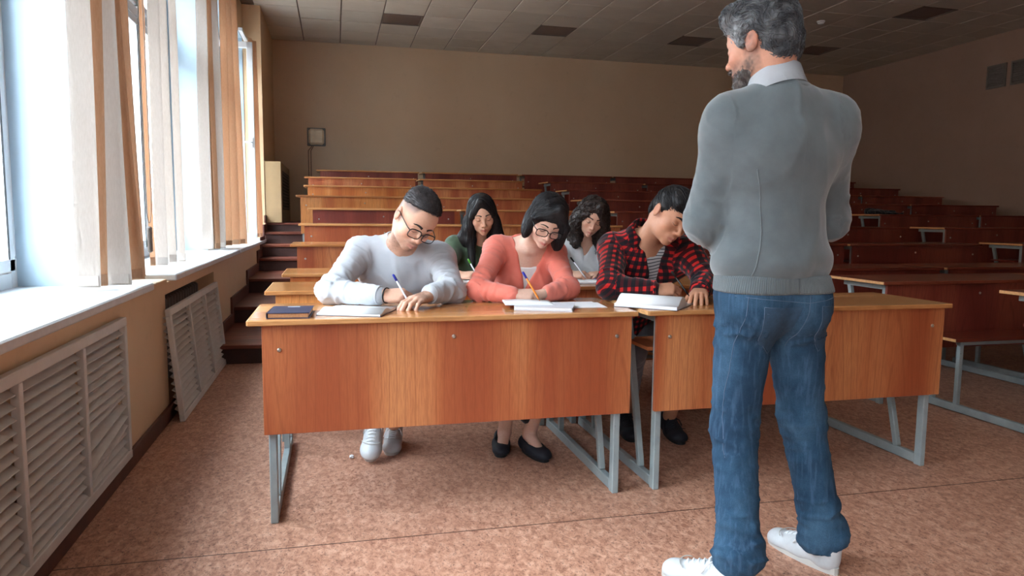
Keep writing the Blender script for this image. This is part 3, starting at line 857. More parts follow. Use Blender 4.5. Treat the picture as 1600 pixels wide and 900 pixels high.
def head_ops(f, female=False, ear=True, nose=1.0):
    jw = 0.046 if female else 0.053
    o = [f.el((0, -.010, .036), (.074, .096, .080)), f.el((0, .040, .040), (.058, .044, .052), .03),
         f.el((0, .030, -.025), (.060, .058, .078), .03), f.el((0, .028, -.068), (jw, .050, .040), .025),
         f.el((0, .070, -.097), (.018 if female else .023, .017, .016), .022)]
    for s in (-1, 1):
        o += [f.el((s*.040, .058, -.030), (.021, .022, .020), .02),
              f.rc((s*.038, .072, .017), (s*.010, .086, .014), .009, .009, .014),
              f.el((s*.031, .099, -.002), (.019, .016, .0125), .013, '-'),
              f.el((s*.031, .0745, -.004), (.0145, .0135, .0125), .004)]
    o += [f.rc((0, .086, .010), (0, .106, -.028), .0075, .0085, .012), f.el((0, .107*1.0+.002*nose, -.033), (.0100, .0105, .0095), .008)]
    for s in (-1, 1):
        o += [f.el((s*.0115, .098, -.0375), (.0072, .0105, .0075), .006)]
    o += [f.el((0, .080, -.060), (.026, .016, .020), .015)]
    lip = .0066 if female else .0056
    for s in (-1, 1):
        o += [f.rc((s*.021, .083, -.0685), (0, .0960, -.0650), .004, lip, .004), f.rc((s*.018, .084, -.0735), (0, .0940, -.0760), .004, lip*1.15, .004)]
    for s in (-1, 1):
        o += [f.rc((s*.023, .088, -.0705), (0, .1035, -.0703), .0016, .0022, .003, '-'), f.el((s*.006, .107, -.0450), (.003, .004, .003), .002, '-')]
        if ear:
            a = math.radians(14); rot = np.array([[1, 0, 0], [0, math.cos(a), -math.sin(a)], [0, math.sin(a), math.cos(a)]])
            o += [f.el((s*.077, -.014, -.006), (.0075, .0185, .031), .006, '+', rot), f.el((s*.086, -.010, -.003), (.006, .0105, .019), .004, '-', rot),
                  f.el((s*.0775, -.009, -.007), (.004, .006, .007), .004)]
    return o
def face_surface(f, ops, x, z):
    """local y of the face surface at local (x, z)"""
    ys = np.linspace(.04, .135, 96)
    P = np.array([f(x, y, z) for y in ys])
    F = np.full(len(P), 0.3)
    for o in ops:
        d = op_dist(o, P[:, 0], P[:, 1], P[:, 2]); k = o[5]
        if o[6] == '+':
            h = np.maximum(k-np.abs(F-d), 0)/k; F = np.minimum(F, d)-h*h*k*.25
        else:
            d = -d; h = np.maximum(k-np.abs(F-d), 0)/k; F = np.maximum(F, d)+h*h*k*.25
    ins = np.nonzero(F < 0)[0]
    return ys[ins[-1]] if len(ins) else .08
def hand_ops(w, d, n, side, curl=(0.3, 0.3, 0.35, 0.4), mid=(0.5, 0.5, 0.55, 0.6), thumb=(0.5, 0.2), sc=1.0, spread=0.06):
    """w wrist, d pointing direction, n back-of-hand normal, side +1: thumb lies on +(d x n)"""
    d = unit(d); n = unit(np.asarray(n, float)-d*np.dot(n, d)); s = np.cross(d, n)*side
    w = np.asarray(w, float); o = []
    offs = (.027, .009, -.009, -.026); ml = (.080, .084, .079, .070)
    seg = ((.042, .025, .021), (.046, .029, .022), (.042, .027, .021), (.033, .021, .018)); rad = (.0095, .0098, .0092, .0082)
    for i in range(4):
        k0 = w+s*offs[i]*.55*sc+d*.012*sc; k1 = w+(s*offs[i]+d*ml[i])*sc+n*(.004 if i in (1, 2) else 0)*sc
        o.append(rc(k0, k1, .0145*sc, .0115*sc, .012))
        p = k1; dd = unit(d+s*spread*(1.5-i)*.8); ang = 0
        for j in range(3):
            ang += (curl[i], mid[i], mid[i]*.75)[j]
            v = dd*math.cos(ang)-n*math.sin(ang)
            q = p+v*seg[i][j]*sc; r0 = rad[i]*(1, .93, .86)[j]*sc; r1 = rad[i]*(.93, .86, .74)[j]*sc
            o.append(rc(p, q, r0, r1, .0035)); p = q
    o.append(ell(w+(d*.045-n*.004)*sc, V3(.036, .044, .014)*sc, np.stack([s, d, n], 1), .012))
    a, b = thumb
    p0 = w+(s*.018+d*.018-n*.006)*sc; v1 = unit(d*.75+s*(.75-a*.5)-n*(.25+a*.6)); p1 = p0+v1*.046*sc
    o.append(rc(p0, p1, .0145*sc, .0115*sc, .012))
    v2 = unit(v1+d*b*1.2-s*(a*.5)-n*.1); p2 = p1+v2*.033*sc; o.append(rc(p1, p2, .011*sc, .0098*sc, .004))
    v3 = unit(v2+d*b-s*a*.5); p3 = p2+v3*.026*sc; o.append(rc(p2, p3, .0098*sc, .0078*sc, .004))
    return o
def torso_ops(pel, nb, fw, w=.165, dpt=.112, bust=0.0, belly=1.0, shoulder=None, sh_r=.058):
    """pelvis centre, neck base, forward direction; shoulders (R, L)"""
    pel = np.asarray(pel, float); nb = np.asarray(nb, float); ax = unit(nb-pel); fw = unit(np.asarray(fw, float)-ax*np.dot(fw, ax)); rt = np.cross(fw, ax)
    R = np.stack([rt, fw, ax], 1); L = np.linalg.norm(nb-pel)
    o = [ell(pel+ax*.0, (w*1.02, dpt*1.08, .13), R, .05), ell(pel+ax*L*.33, (w*.88*belly, dpt*.98*belly, .16), R, .06),
         ell(pel+ax*L*.68, (w*.98, dpt*1.03, .17), R, .06)]
    if bust: 
        for s in (-1, 1): o.append(ell(pel+ax*L*.62+rt*s*.07+fw*(dpt*.72), (.066*bust, .060*bust, .062*bust), R, .05))
    for sh in shoulder:
        sh = np.asarray(sh, float)
        o.append(rc(nb-ax*.035-fw*.012, sh, sh_r*.92, sh_r, .05)); o.append(rc(pel+ax*L*.66+(sh-nb)*.45, sh-ax*.05, sh_r*1.15, sh_r*1.0, .05))
    return o, R
MATSKIN = None
def mat_skin(name, rough=0.5):
    t = NT(name); a = t.node('ShaderNodeAttribute', attribute_name='tint')
    n = t.noise(t.coord('Object'), 90, 4, 0.6)
    c = t.mix(t.ramp(n, [(0.35, G(0.10)), (0.65, G(0.0))]), a.outputs['Color'], srgb(150, 80, 60))
    t.col(c); t.rough(rough); t.b.inputs['Subsurface Weight'].default_value = 0.12
    t.b.inputs['Subsurface Radius'].default_value = (0.012, 0.005, 0.003); t.b.inputs['Subsurface Scale'].default_value = 0.6
    t.b.inputs['Specular IOR Level'].default_value = 0.4
    t.bump(t.noise(t.coord('Object'), 420, 3), 0.06, 0.001); return t.m
def mat_hair(name, c1, c2, rough=0.5, sx=160):
    t = NT(name); a = t.node('ShaderNodeAttribute', attribute_name='tint')
    n = t.noise(t.coord('Object', (1, 1, .25)), sx, 4, 0.6)
    c = t.mix(t.ramp(n, [(0.35, G(0.55)), (0.65, G(0.0))]), a.outputs['Color'], c1)
    t.col(c); t.rough(rough); t.b.inputs['Specular IOR Level'].default_value = 0.35
    t.bump(n, 0.3, 0.002); return t.m
def mat_knit(name, c1, c2, rough=0.85, wscale=260, bump=0.25, attr='gc', fuzz=0.3):
    t = NT(name); v = t.coord(attr=attr)
    n = t.noise(v, 14, 5, 0.6); f = t.noise(v, wscale*3, 2, 0.5)
    c = t.ramp(n, [(0.3, c1), (0.7, c2)])
    c = t.mix(t.ramp(f, [(0.3, G(0.35)), (0.6, G(0))]), c, tuple(x*.72 for x in c1[:3])+(1,))
    t.col(c); t.rough(rough); t.b.inputs['Sheen Weight'].default_value = fuzz; t.b.inputs['Sheen Roughness'].default_value = 0.5
    t.b.inputs['Specular IOR Level'].default_value = 0.2
    w = t.node('ShaderNodeTexWave', wave_type='BANDS', bands_direction='X'); w.inputs['Scale'].default_value = wscale/6.28*1.0
    t.link(v, w.inputs['Vector'])
    t.bump(t.math('ADD', w.outputs['Fac'], f), bump, 0.0012); return t.m
def wlink(name, me, root, parent=None):
    o = link(name, me, None, parent if parent is not None else root)
    if parent is None: o.location = tuple(-x for x in root.location)
    return o
def skin_mesh(ops, fine, boxes, coarse, tintf, mat, clip=None):
    """one body mesh: coarse trunk and limbs, fine head and hands, all cut from the same volume"""
    lo, hi = bounds(ops); VV = []; QQ = []; n = 0
    V, Q = Field(lo, hi, coarse).apply(ops).mesh()
    ins = np.zeros(len(V), bool)
    for (a, b) in boxes: ins |= np.all((V > np.asarray(a)+coarse*1.5) & (V < np.asarray(b)-coarse*1.5), axis=1)
    Q = Q[~ins[Q].all(1)]
    VV.append(V); QQ.append(Q); n += len(V)
    for (a, b) in boxes:
        V, Q = Field(a, b, fine).apply(ops).mesh()
        e = fine*2.2; edge = np.any((V < np.asarray(a)+e) | (V > np.asarray(b)-e), axis=1)
        Q = Q[~edge[Q].any(1)]
        VV.append(V); QQ.append(Q+n); n += len(V)
    V = np.concatenate(VV); Q = np.concatenate(QQ)
    used = np.unique(Q); mp = np.full(len(V), -1); mp[used] = np.arange(len(used)); V = V[used]; Q = mp[Q]
    return np_mesh('body', V, Q, mat, {'tint': ('FLOAT_COLOR', tintf(V))})
def garment(name, ops, h, mat, segs, wr=None, seed=0, smooth=1, pad=0.04, post=None, planar=False):
    lo, hi = bounds(ops, pad)
    V, Q = Field(lo, hi, h).apply(ops).mesh()
    V = smooth_verts(V, Q, smooth)
    gc = limb_coords(V, segs, planar)
    if wr is not None:
        N = vert_normals(V, Q); V = V+N*wr(V, gc)[:, None]
    if post is not None: V = post(V, gc)
    return np_mesh(name, V, Q, mat, {'gc': ('FLOAT_VECTOR', gc)})
def ridge(P, seed):
    """sharp-crested fold pattern, 0..1"""
    n = vnoise(P, seed)+.35*vnoise(np.asarray(P)*2.3, seed+7)
    return np.clip(1-np.abs(n)*2.6, 0, 1)**1.3
def folds(V, gc, amp_t=.004, amp_a=.005, elbows=(), seed=0, torso=(0,), fa=34, ft=14):
    """cloth relief: folds across the sleeves gather at the elbows, long soft folds on the trunk"""
    u, v, j = gc[:, 0], gc[:, 1], gc[:, 2]
    isT = np.isin(j, torso)
    na = ridge(np.stack([u*11+v*7, v*fa*.75, j*3.3], 1), seed)
    wgt = np.full(len(V), .25)
    for e in elbows: wgt = wgt+.95*np.exp(-(np.linalg.norm(V-np.asarray(e), axis=1)/.09)**2)
    nt = ridge(np.stack([V[:, 0]*ft*.9+V[:, 2]*ft*.45, V[:, 1]*ft*.5, V[:, 2]*ft*.40-V[:, 0]*4], 1), seed+2)+.4*vnoise(V*ft*1.3, seed+3)
    return np.where(isT, nt*amp_t, na*amp_a*1.5*wgt)
def hair_mesh(f, ops, h, mat, tintf, comb=None, n=0, length=.06, steps=9, rad=.0016, lift=.0015, noise=None, seed=0, start=None, jitter=.25, smooth=1):
    lo, hi = bounds(ops, .03)
    V, Q = Field(lo, hi, h).apply(ops).mesh()
    V = smooth_verts(V, Q, smooth)
    if noise is not None: V = V+vert_normals(V, Q)*noise(f.local(V))[:, None]
    VV, QQ = [V], [Q]
    if n:
        r_ = np.random.default_rng(seed)
        bvh = BVHTree.FromPolygons([tuple(p) for p in V], [tuple(q) for q in Q.tolist()])
        N = vert_normals(V, Q); paths = []
        cand = np.arange(len(V))
        if start is not None: cand = cand[start(f.local(V))]
        for i in r_.choice(cand, n):
            p = V[i].copy(); pts = [p+N[i]*lift*r_.uniform(.2, 1.2)]; jd = r_.normal(0, jitter, 3); nn = N[i]
            L = length*r_.uniform(.6, 1.25)
            for s in range(steps):
                d = f.R@(np.asarray(comb(f.local(p[None])[0]))+jd*.5); d = d-nn*np.dot(d, nn)
                q = p+unit(d)*L/steps
                hit = bvh.find_nearest(Vector(q))
                if hit[0] is None: pts.append(q); continue
                p = np.array(hit[0]); nn = np.array(hit[1])
                if np.dot(nn, N[i]) < -2: nn = -nn
                pts.append(p+nn*lift*(.6+.8*math.sin(s*.9+i)))
            paths.append(pts)
        prof = np.array([.5]+[1]*(steps-3)+[.8, .55, .15])*rad
        SV, SQ = strands_mesh(paths, prof)
        VV.append(SV); QQ.append(SQ+len(V))
    V = np.concatenate(VV); Q = np.concatenate(QQ)
    return np_mesh('hair', V, Q, mat, {'tint': ('FLOAT_COLOR', tintf(f.local(V)))})
def lin(r, g, b): return np.array(srgb(r, g, b)[:3])
def skin_tint(f, base, lips, beard=None, scalp=None, blush=.25):
    base = np.asarray(base); lips = np.asarray(lips)
    def fn(V):
        L = f.local(V); C = np.tile(base, (len(V), 1))
        def put(c, w):
            nonlocal C
            w = np.clip(w, 0, 1)[:, None]; C = C*(1-w)+np.asarray(c)*w
        red = base*np.array([1.05, .74, .68])
        for c, r in (((.042, .066, -.032), .026), ((-.042, .066, -.032), .026), ((0, .112, -.034), .014), ((.078, -.012, -.006), .03), ((-.078, -.012, -.006), .03)):
            put(red, blush*1.6*np.exp(-(np.linalg.norm(L-np.array(c), axis=1)/r)**2))
        m = np.exp(-((L[:, 0]/.0195)**4+((L[:, 2]+.0702)/.0078)**4))*(L[:, 1] > .07); put(lips, m*1.0)
        put(base*np.array([.62, .50, .48]), .8*np.exp(-((L[:, 2]+.0703)/.0016)**2-(L[:, 0]/.021)**4)*(L[:, 1] > .08))
        for s in (-1, 1):
            d = np.sqrt(((L[:, 0]-s*.031)/.02)**2+((L[:, 2]+.001)/.012)**2)
            put(base*np.array([.74, .62, .60]), .38*np.exp(-d**2)*(L[:, 1] > .05))
        if scalp is not None: put(*scalp(L))
        if beard is not None: put(*beard(L))
        return C
    return fn
def brows(f, ops, mat, thick=1.0, z0=.021):
    bm = bm_new()
    for s in (-1, 1):
        pts = []; rr = []
        for i in range(8):
            t = i/7; x = s*(.012+.037*t); z = z0+.007*math.sin(t*2.2)-.006*t*t
            y = face_surface(f, ops, x, z); pts.append(f(x, y+.0004, z)); rr.append((.0034*(1-t)**.5+.0012)*thick)
        bm_tube(bm, pts, rr, 6, True, (f.vec(0, 1, 0), .45))
    return bm_mesh(bm, 'eyebrows', mat)
def lashes(f, ops, mat, r=.0011, z0=-.0105):
    bm = bm_new()
    for s in (-1, 1):
        pts = []; rr = []
        for i in range(9):
            t = i/8*2-1; x = s*(.031+.0145*t); z = z0+.0055*t*t
            y = face_surface(f, ops, x, z); pts.append(f(x, y+.0006, z)); rr.append(r*(1.1-.5*abs(t)))
        bm_tube(bm, pts, rr, 5)
    return bm_mesh(bm, 'eyelashes', mat)
def glasses(root, f, ops, mat, w=.029, hgt=.020, thick=.0021, y_off=.012):
    g = link('glasses', None, None, root); g.location = tuple(-x for x in root.location)
    yb = face_surface(f, ops, 0, -.004)+.004
    for s in (-1, 1):
        bm = bm_new(); pts = []
        for i in range(25):
            a = 2*PI*i/24; c, sn = math.cos(a), math.sin(a)
            x = abs(c)**.6*math.copysign(1, c)*w; z = abs(sn)**.62*math.copysign(1, sn)*hgt*(1.0 if sn > 0 else 1.05)
            pts.append(f(s*.0345+x, yb+.002-.004*abs(s*.0345+x)/.06, -.006+z))
        bm_tube(bm, pts, [thick*1.2 if 0 < i < 12 else thick for i in range(25)], 6)
        link('rim', bm_mesh(bm, 'rim', mat), None, g)
        bm = bm_new()
        ring = [bm.verts.new(f(s*.0345+(abs(math.cos(2*PI*i/24))**.6*math.copysign(1, math.cos(2*PI*i/24)))*w, yb+.002-.004*.55, -.006+abs(math.sin(2*PI*i/24))**.62*math.copysign(1, math.sin(2*PI*i/24))*hgt)) for i in range(24)]
        bm.faces.new(ring)
        link('lens', bm_mesh(bm, 'lens', M['glass']), None, g)
        bm = bm_new(); bm_tube(bm, [f(s*(.0345+w), yb-.002, .003), f(s*.071, yb-.018, .004), f(s*.078, .03, .006), f(s*.0805, -.008, .008), f(s*.079, -.03, -.006)], thick, 6)
        link('temple', bm_mesh(bm, 'temple', mat), None, g)
    bm = bm_new(); bm_tube(bm, [f(-.0075, yb+.002, 0), f(0, yb+.0045, .003), f(.0075, yb+.002, 0)], thick, 6); link('bridge', bm_mesh(bm, 'bridge', mat), None, g)
    return g
def pen(label, tip, top, body, capc, clip=True, rad=.004):
    tip = Vector(tip); top = Vector(top); r = empty('pen', tip); tag(r, label, 'pen', 'pens in the students\' hands')
    d = (top-tip); z = d.normalized(); L = d.length; x = z.orthogonal().normalized(); y = z.cross(x)
    Mx = Matrix(((x.x, y.x, z.x, 0), (x.y, y.y, z.y, 0), (x.z, y.z, z.z, 0), (0, 0, 0, 1)))
    bm = bm_new(); bm_lathe(bm, [(.0006, 0), (.002, .012), (rad, .022), (rad, L*.78)], 12, Mx); link('barrel', bm_mesh(bm, 'barrel', body), None, r)
    bm = bm_new(); bm_lathe(bm, [(rad*1.12, L*.78), (rad*1.12, L-.004), (rad*.8, L)], 12, Mx); c = link('cap', bm_mesh(bm, 'cap', capc), None, r)
    bm = bm_new(); bm_box(bm, rad*1.05, rad*1.7, -.0016, .0016, L*.70, L-.004, 0, Mx); link('clip', bm_mesh(bm, 'clip', capc), None, c)
    return r
# ================================================================ people
M['skin'] = mat_skin('skin')
DARKHAIR = lin(30, 26, 27)
UP = V3(0, 0, 1)
def person(label, loc):
    r = empty('person', loc); return tag(r, label, 'person')
def arm_ops(sh, el, wr, r=(.044, .036, .028), k=.025):
    return [rc(sh, el, r[0], r[1]*1.0, k), rc(el, np.asarray(el)+(np.asarray(wr)-el)*.35, r[1], r[1]*1.02, .02), rc(np.asarray(el)+(np.asarray(wr)-el)*.3, wr, r[1], r[2], .02)]
def box_of(pts, pad):
    pts = np.array(pts); return pts.min(0)-pad, pts.max(0)+pad
def collar(name, c, ax, fw, r1, r2, h, drop, a0, a1, mat, th=.003, n=26, front_drop=.03, ell_y=1.0):
    """turned-down shirt collar: c neck centre, opening towards fw; angles from the back"""
    ax = unit(ax); fw = unit(np.asarray(fw, float)-ax*np.dot(fw, ax)); rt = np.cross(fw, ax)
    bm = bm_new(); rows = []
    for i in range(n+1):
        a = math.radians(a0+(a1-a0)*i/n); d = -fw*math.cos(a)*ell_y+rt*math.sin(a)
        dr = front_drop*(1-math.cos(a))/2
        base = c-ax*dr
        e = abs(2*i/n-1)
        prof = [base+d*(r1+.003)-ax*.012, base+d*r1+ax*h*.6, base+d*(r1+.003)+ax*h, base+d*(r1+.010)+ax*(h*.93), base+d*((r1+r2)/2+.004)+ax*(h*.35), base+d*r2-ax*(drop*(1+.55*e**4))]
        rows.append([bm.verts.new(p) for p in prof])
    for i in range(n):
        for j in range(5):
            f = bm.faces.new((rows[i][j], rows[i][j+1], rows[i+1][j+1], rows[i+1][j])); f.smooth = True
    bmesh.ops.solidify(bm, geom=bm.faces[:], thickness=th)
    return bm_mesh(bm, name, mat)
def ring_tube(name, c, ax, fw, r, rad, mat, tilt=0.0, ey=1.0, n=36):
    ax = unit(ax); fw = unit(np.asarray(fw, float)-ax*np.dot(fw, ax)); rt = np.cross(fw, ax); bm = bm_new(); pts = []
    for i in range(n+1):
        a = 2*PI*i/n; pts.append(c+fw*math.cos(a)*r*ey+rt*math.sin(a)*r-ax*tilt*math.cos(a))
    bm_tube(bm, pts, rad, 8, False); return bm_mesh(bm, name, mat)
def leg_parts(hipR, kneeR, ankR, hipL, kneeL, ankL, r=(.085, .062, .052)):
    o = []
    for h, k, a in ((hipR, kneeR, ankR), (hipL, kneeL, ankL)):
        o += [rc(h, k, r[0], r[1], .03), rc(k, a, r[1], r[2], .02)]
    return o
def shoe(root, toe, heel, mat, sole_mat, up=(0, 0, 1), lace=None, w=.047, top=.085, name='shoe', low=False):
    toe = np.asarray(toe, float); heel = np.asarray(heel, float); d = unit(toe-heel); up = unit(np.asarray(up, float)-d*np.dot(up, d)); s = np.cross(d, up); L = np.linalg.norm(toe-heel)
    R = np.stack([s, d, up], 1)
    q = lambda a, b, c: heel+d*a*L+s*b+up*c
    o = [rc(q(.16, 0, .040), q(.55, 0, .036), .036, .038, .02), rc(q(.5, 0, .032), q(.86, -.004, .026), .040, .034, .03), ell(q(.80, 0, .026), (w, .058, .028), R, .02)]
    if not low: o += [rc(q(.17, 0, .04), q(.15, 0, top), .037, .040, .02), rc(q(.36, 0, .06), q(.24, 0, top-.004), .033, .036, .025)]
    else: o += [rc(q(.10, 0, .045), q(.13, 0, .055), .032, .030, .02), ell(q(.48, 0, .085), (.034, .075, .04), R, .015, '-')]
    o.append(hull([(up, heel-up*-.012)], heel+d*L*.5, .3, .004, '-'))
    lo, hi = bounds(o); V, Q = Field(lo, hi, .005).apply(o).mesh(); V = smooth_verts(V, Q, 2)
    sh = wlink(name, np_mesh(name, V, Q, mat), root)
    # sole: an outline extruded
    bm = bm_new(); n = 28; ra = []; rb = []
    for i in range(n):
        a = 2*PI*i/n; t = (1-math.cos(a))/2; ww = (w*.70+w*.28*t)*abs(math.sin(a))**.75*math.copysign(1, math.sin(a))
        b = heel+d*(L*(1.00*t+.015))+s*ww
        ra.append(bm.verts.new(b)); rb.append(bm.verts.new(b+up*(.022 if not low else .012)))
    for i in range(n): bm.faces.new((ra[i], ra[(i+1) % n], rb[(i+1) % n], rb[i]))
    bm.faces.new(ra[::-1]); bm.faces.new(rb)
    link('sole', bm_mesh(bm, 'sole', sole_mat), None, sh)
    if lace is not None:
        bm = bm_new()
        for i in range(6):
            t = .40+.062*i; hgt = .094-.0052*i
            bm_tube(bm, [q(t-.01, -.030, hgt-.020), q(t, -.014, hgt-.003), q(t+.012, .0, hgt), q(t+.02, .014, hgt-.003), q(t+.03, .030, hgt-.020)], .0036, 6)
            bm_tube(bm, [q(t+.03, -.030, hgt-.022), q(t+.02, -.014, hgt-.004), q(t+.012, .0, hgt), q(t, .014, hgt-.004), q(t-.01, .030, hgt-.020)], .0030, 6)
        bm_tube(bm, [q(.40, -.01, .098), q(.46, -.035, .088), q(.52, -.046, .060)], .003, 6); bm_tube(bm, [q(.40, .01, .098), q(.48, .034, .086), q(.56, .044, .058)], .003, 6)
        link('laces', bm_mesh(bm, 'laces', lace), None, sh)
        bm = bm_new(); bm_tube(bm, [q(.70+.10*math.cos(a), .046*math.sin(a), .062*abs(math.cos(a*.5))**.5+.006) for a in np.linspace(-1.35, 1.35, 15)], .0018, 5)
        link('toe_seam', bm_mesh(bm, 'toe_seam', sole_mat), None, sh)
    return sh
M['white_leather'] = mat_plain('white_leather', srgb(196, 198, 200), 0.45, var=0.06, nscale=30)
M['white_sole'] = mat_plain('white_sole', srgb(190, 186, 180), 0.6, var=0.05)
M['navy_suede'] = mat_plain('navy_suede', srgb(26, 28, 38), 0.7, var=0.1)
M['frame_black'] = mat_plain('black_acetate', srgb(20, 20, 24), 0.25, var=0.05)
M['hair_black'] = mat_hair('black_hair', srgb(10, 9, 11), srgb(40, 36, 38))
M['hair_brown'] = mat_hair('dark_brown_hair', srgb(24, 18, 17), srgb(60, 48, 44), 0.42)
M['hair_grey'] = mat_hair('grey_hair', srgb(46, 46, 50), srgb(140, 140, 140), 0.45)
M['brow'] = mat_plain('eyebrow_hair', srgb(38, 28, 26), 0.7)
M['brow_soft'] = mat_plain('soft_eyebrow_hair', srgb(70, 50, 44), 0.7)
M['denim_dark'] = mat_knit('dark_denim', srgb(28, 40, 62), srgb(36, 50, 76), 0.85)
M['grey_trousers'] = mat_knit('grey_trouser_cloth', srgb(96, 94, 98), srgb(110, 108, 112), 0.85)
M['black_trousers'] = mat_knit('black_trouser_cloth', srgb(26, 28, 34), srgb(34, 36, 42), 0.85)


def grown(ops, t):
    out = []
    for o in ops:
        if o[6] != '+': out.append(o); continue
        if o[0] == 'rc': out.append(('rc', o[1], o[2], o[3]+t, o[4]+t, o[5], '+'))
        else: out.append(('el', o[1], o[2]+t, o[3], 0, o[5], '+'))
    return out
def cyl(a, b, r0, r1, k=.004, mode='-'): return rc(a, b, r0, r1, k, mode)
def neck_band(top_ops, a, b, r, wid, mat, h=.0045):
    """ribbed band round the neck hole: a thin raised ring of the same surface"""
    ops = grown(top_ops, .0022)+[rc(a, b, r+wid, r+wid, .003, '&'), rc(a, b, r-.001, r-.001, .003, '-')]
    c = (np.asarray(a)+b)/2; V, Q = Field(c-.14, c+.14, h).apply(ops).mesh()
    if len(V) == 0: return None
    V = smooth_verts(V, Q, 1)
    return np_mesh('neck_band', V, Q, mat, {'gc': ('FLOAT_VECTOR', V.copy())})
def face_parts(root, f, hd, brow_mat, bt=1.0, lash=True, lr=.0011):
    wlink('eyebrows', brows(f, hd, brow_mat, bt), root)
    if lash: wlink('eyelashes', lashes(f, hd, M['brow'], lr), root)
def flat_tint(r, g, b, var=.0):
    c = lin(r, g, b)
    return lambda L: np.tile(c, (len(L), 1))*(1+var*vnoise(L*np.array([60, 60, 8.]), 4))[:, None]
def trousers(root, pel, kR, aR, kL, aL, mat, r=(.088, .066, .054), cut=.03, name='trousers'):
    jt = [rc(pel+V3(-.09, 0, -.01), kR, r[0], r[1], .03), rc(kR, aR+V3(0, 0, cut), r[1], r[2], .02), rc(pel+V3(.09, 0, -.01), kL, r[0], r[1], .03), rc(kL, aL+V3(0, 0, cut), r[1], r[2], .02), ell(pel+V3(0, 0, -.01), (.165, .125, .09), None, .04)]
    X = V3(1, 0, 0)
    return wlink(name, garment(name, jt, .010, mat, [(pel, kR, .08, 0, UP), (kR, aR, .06, .4, X), (pel, kL, .08, 0, UP), (kL, aL, .06, .4, X)], lambda V, gc: folds(V, gc, .004, .006, (kR, kL), 8, ())), root)
def beard_fn(col, amt, mous=.5, side=.35, low=-.045):
    def beard(L):
        jaw = np.clip((low-L[:, 2])/.022, 0, 1)*np.clip((L[:, 1]+.012)/.03, 0, 1)*np.clip((L[:, 2]+.128)/.02, 0, 1)
        front = np.exp(-(L[:, 0]/.030)**4)*np.clip((-.078-L[:, 2])/.012, 0, 1)
        lipm = np.exp(-((L[:, 0]/.023)**4+((L[:, 2]+.070)/.0105)**4))
        ms = np.exp(-((L[:, 0]/.027)**4+((L[:, 2]+.0575)/.006)**2))*np.clip((L[:, 1]-.06)/.02, 0, 1)
        sb = np.clip((.03-np.abs(L[:, 1]+.002))/.012, 0, 1)*np.clip((.03-L[:, 2])/.02, 0, 1)*np.clip((np.abs(L[:, 0])-.05)/.01, 0, 1)*side
        g = .8+.35*vnoise(L*160, 3)
        return col, np.clip((amt*np.maximum(jaw*.75, front)*(1-lipm)+mous*ms*(1-lipm*.6)+sb*amt)*g, 0, .92)
    return beard

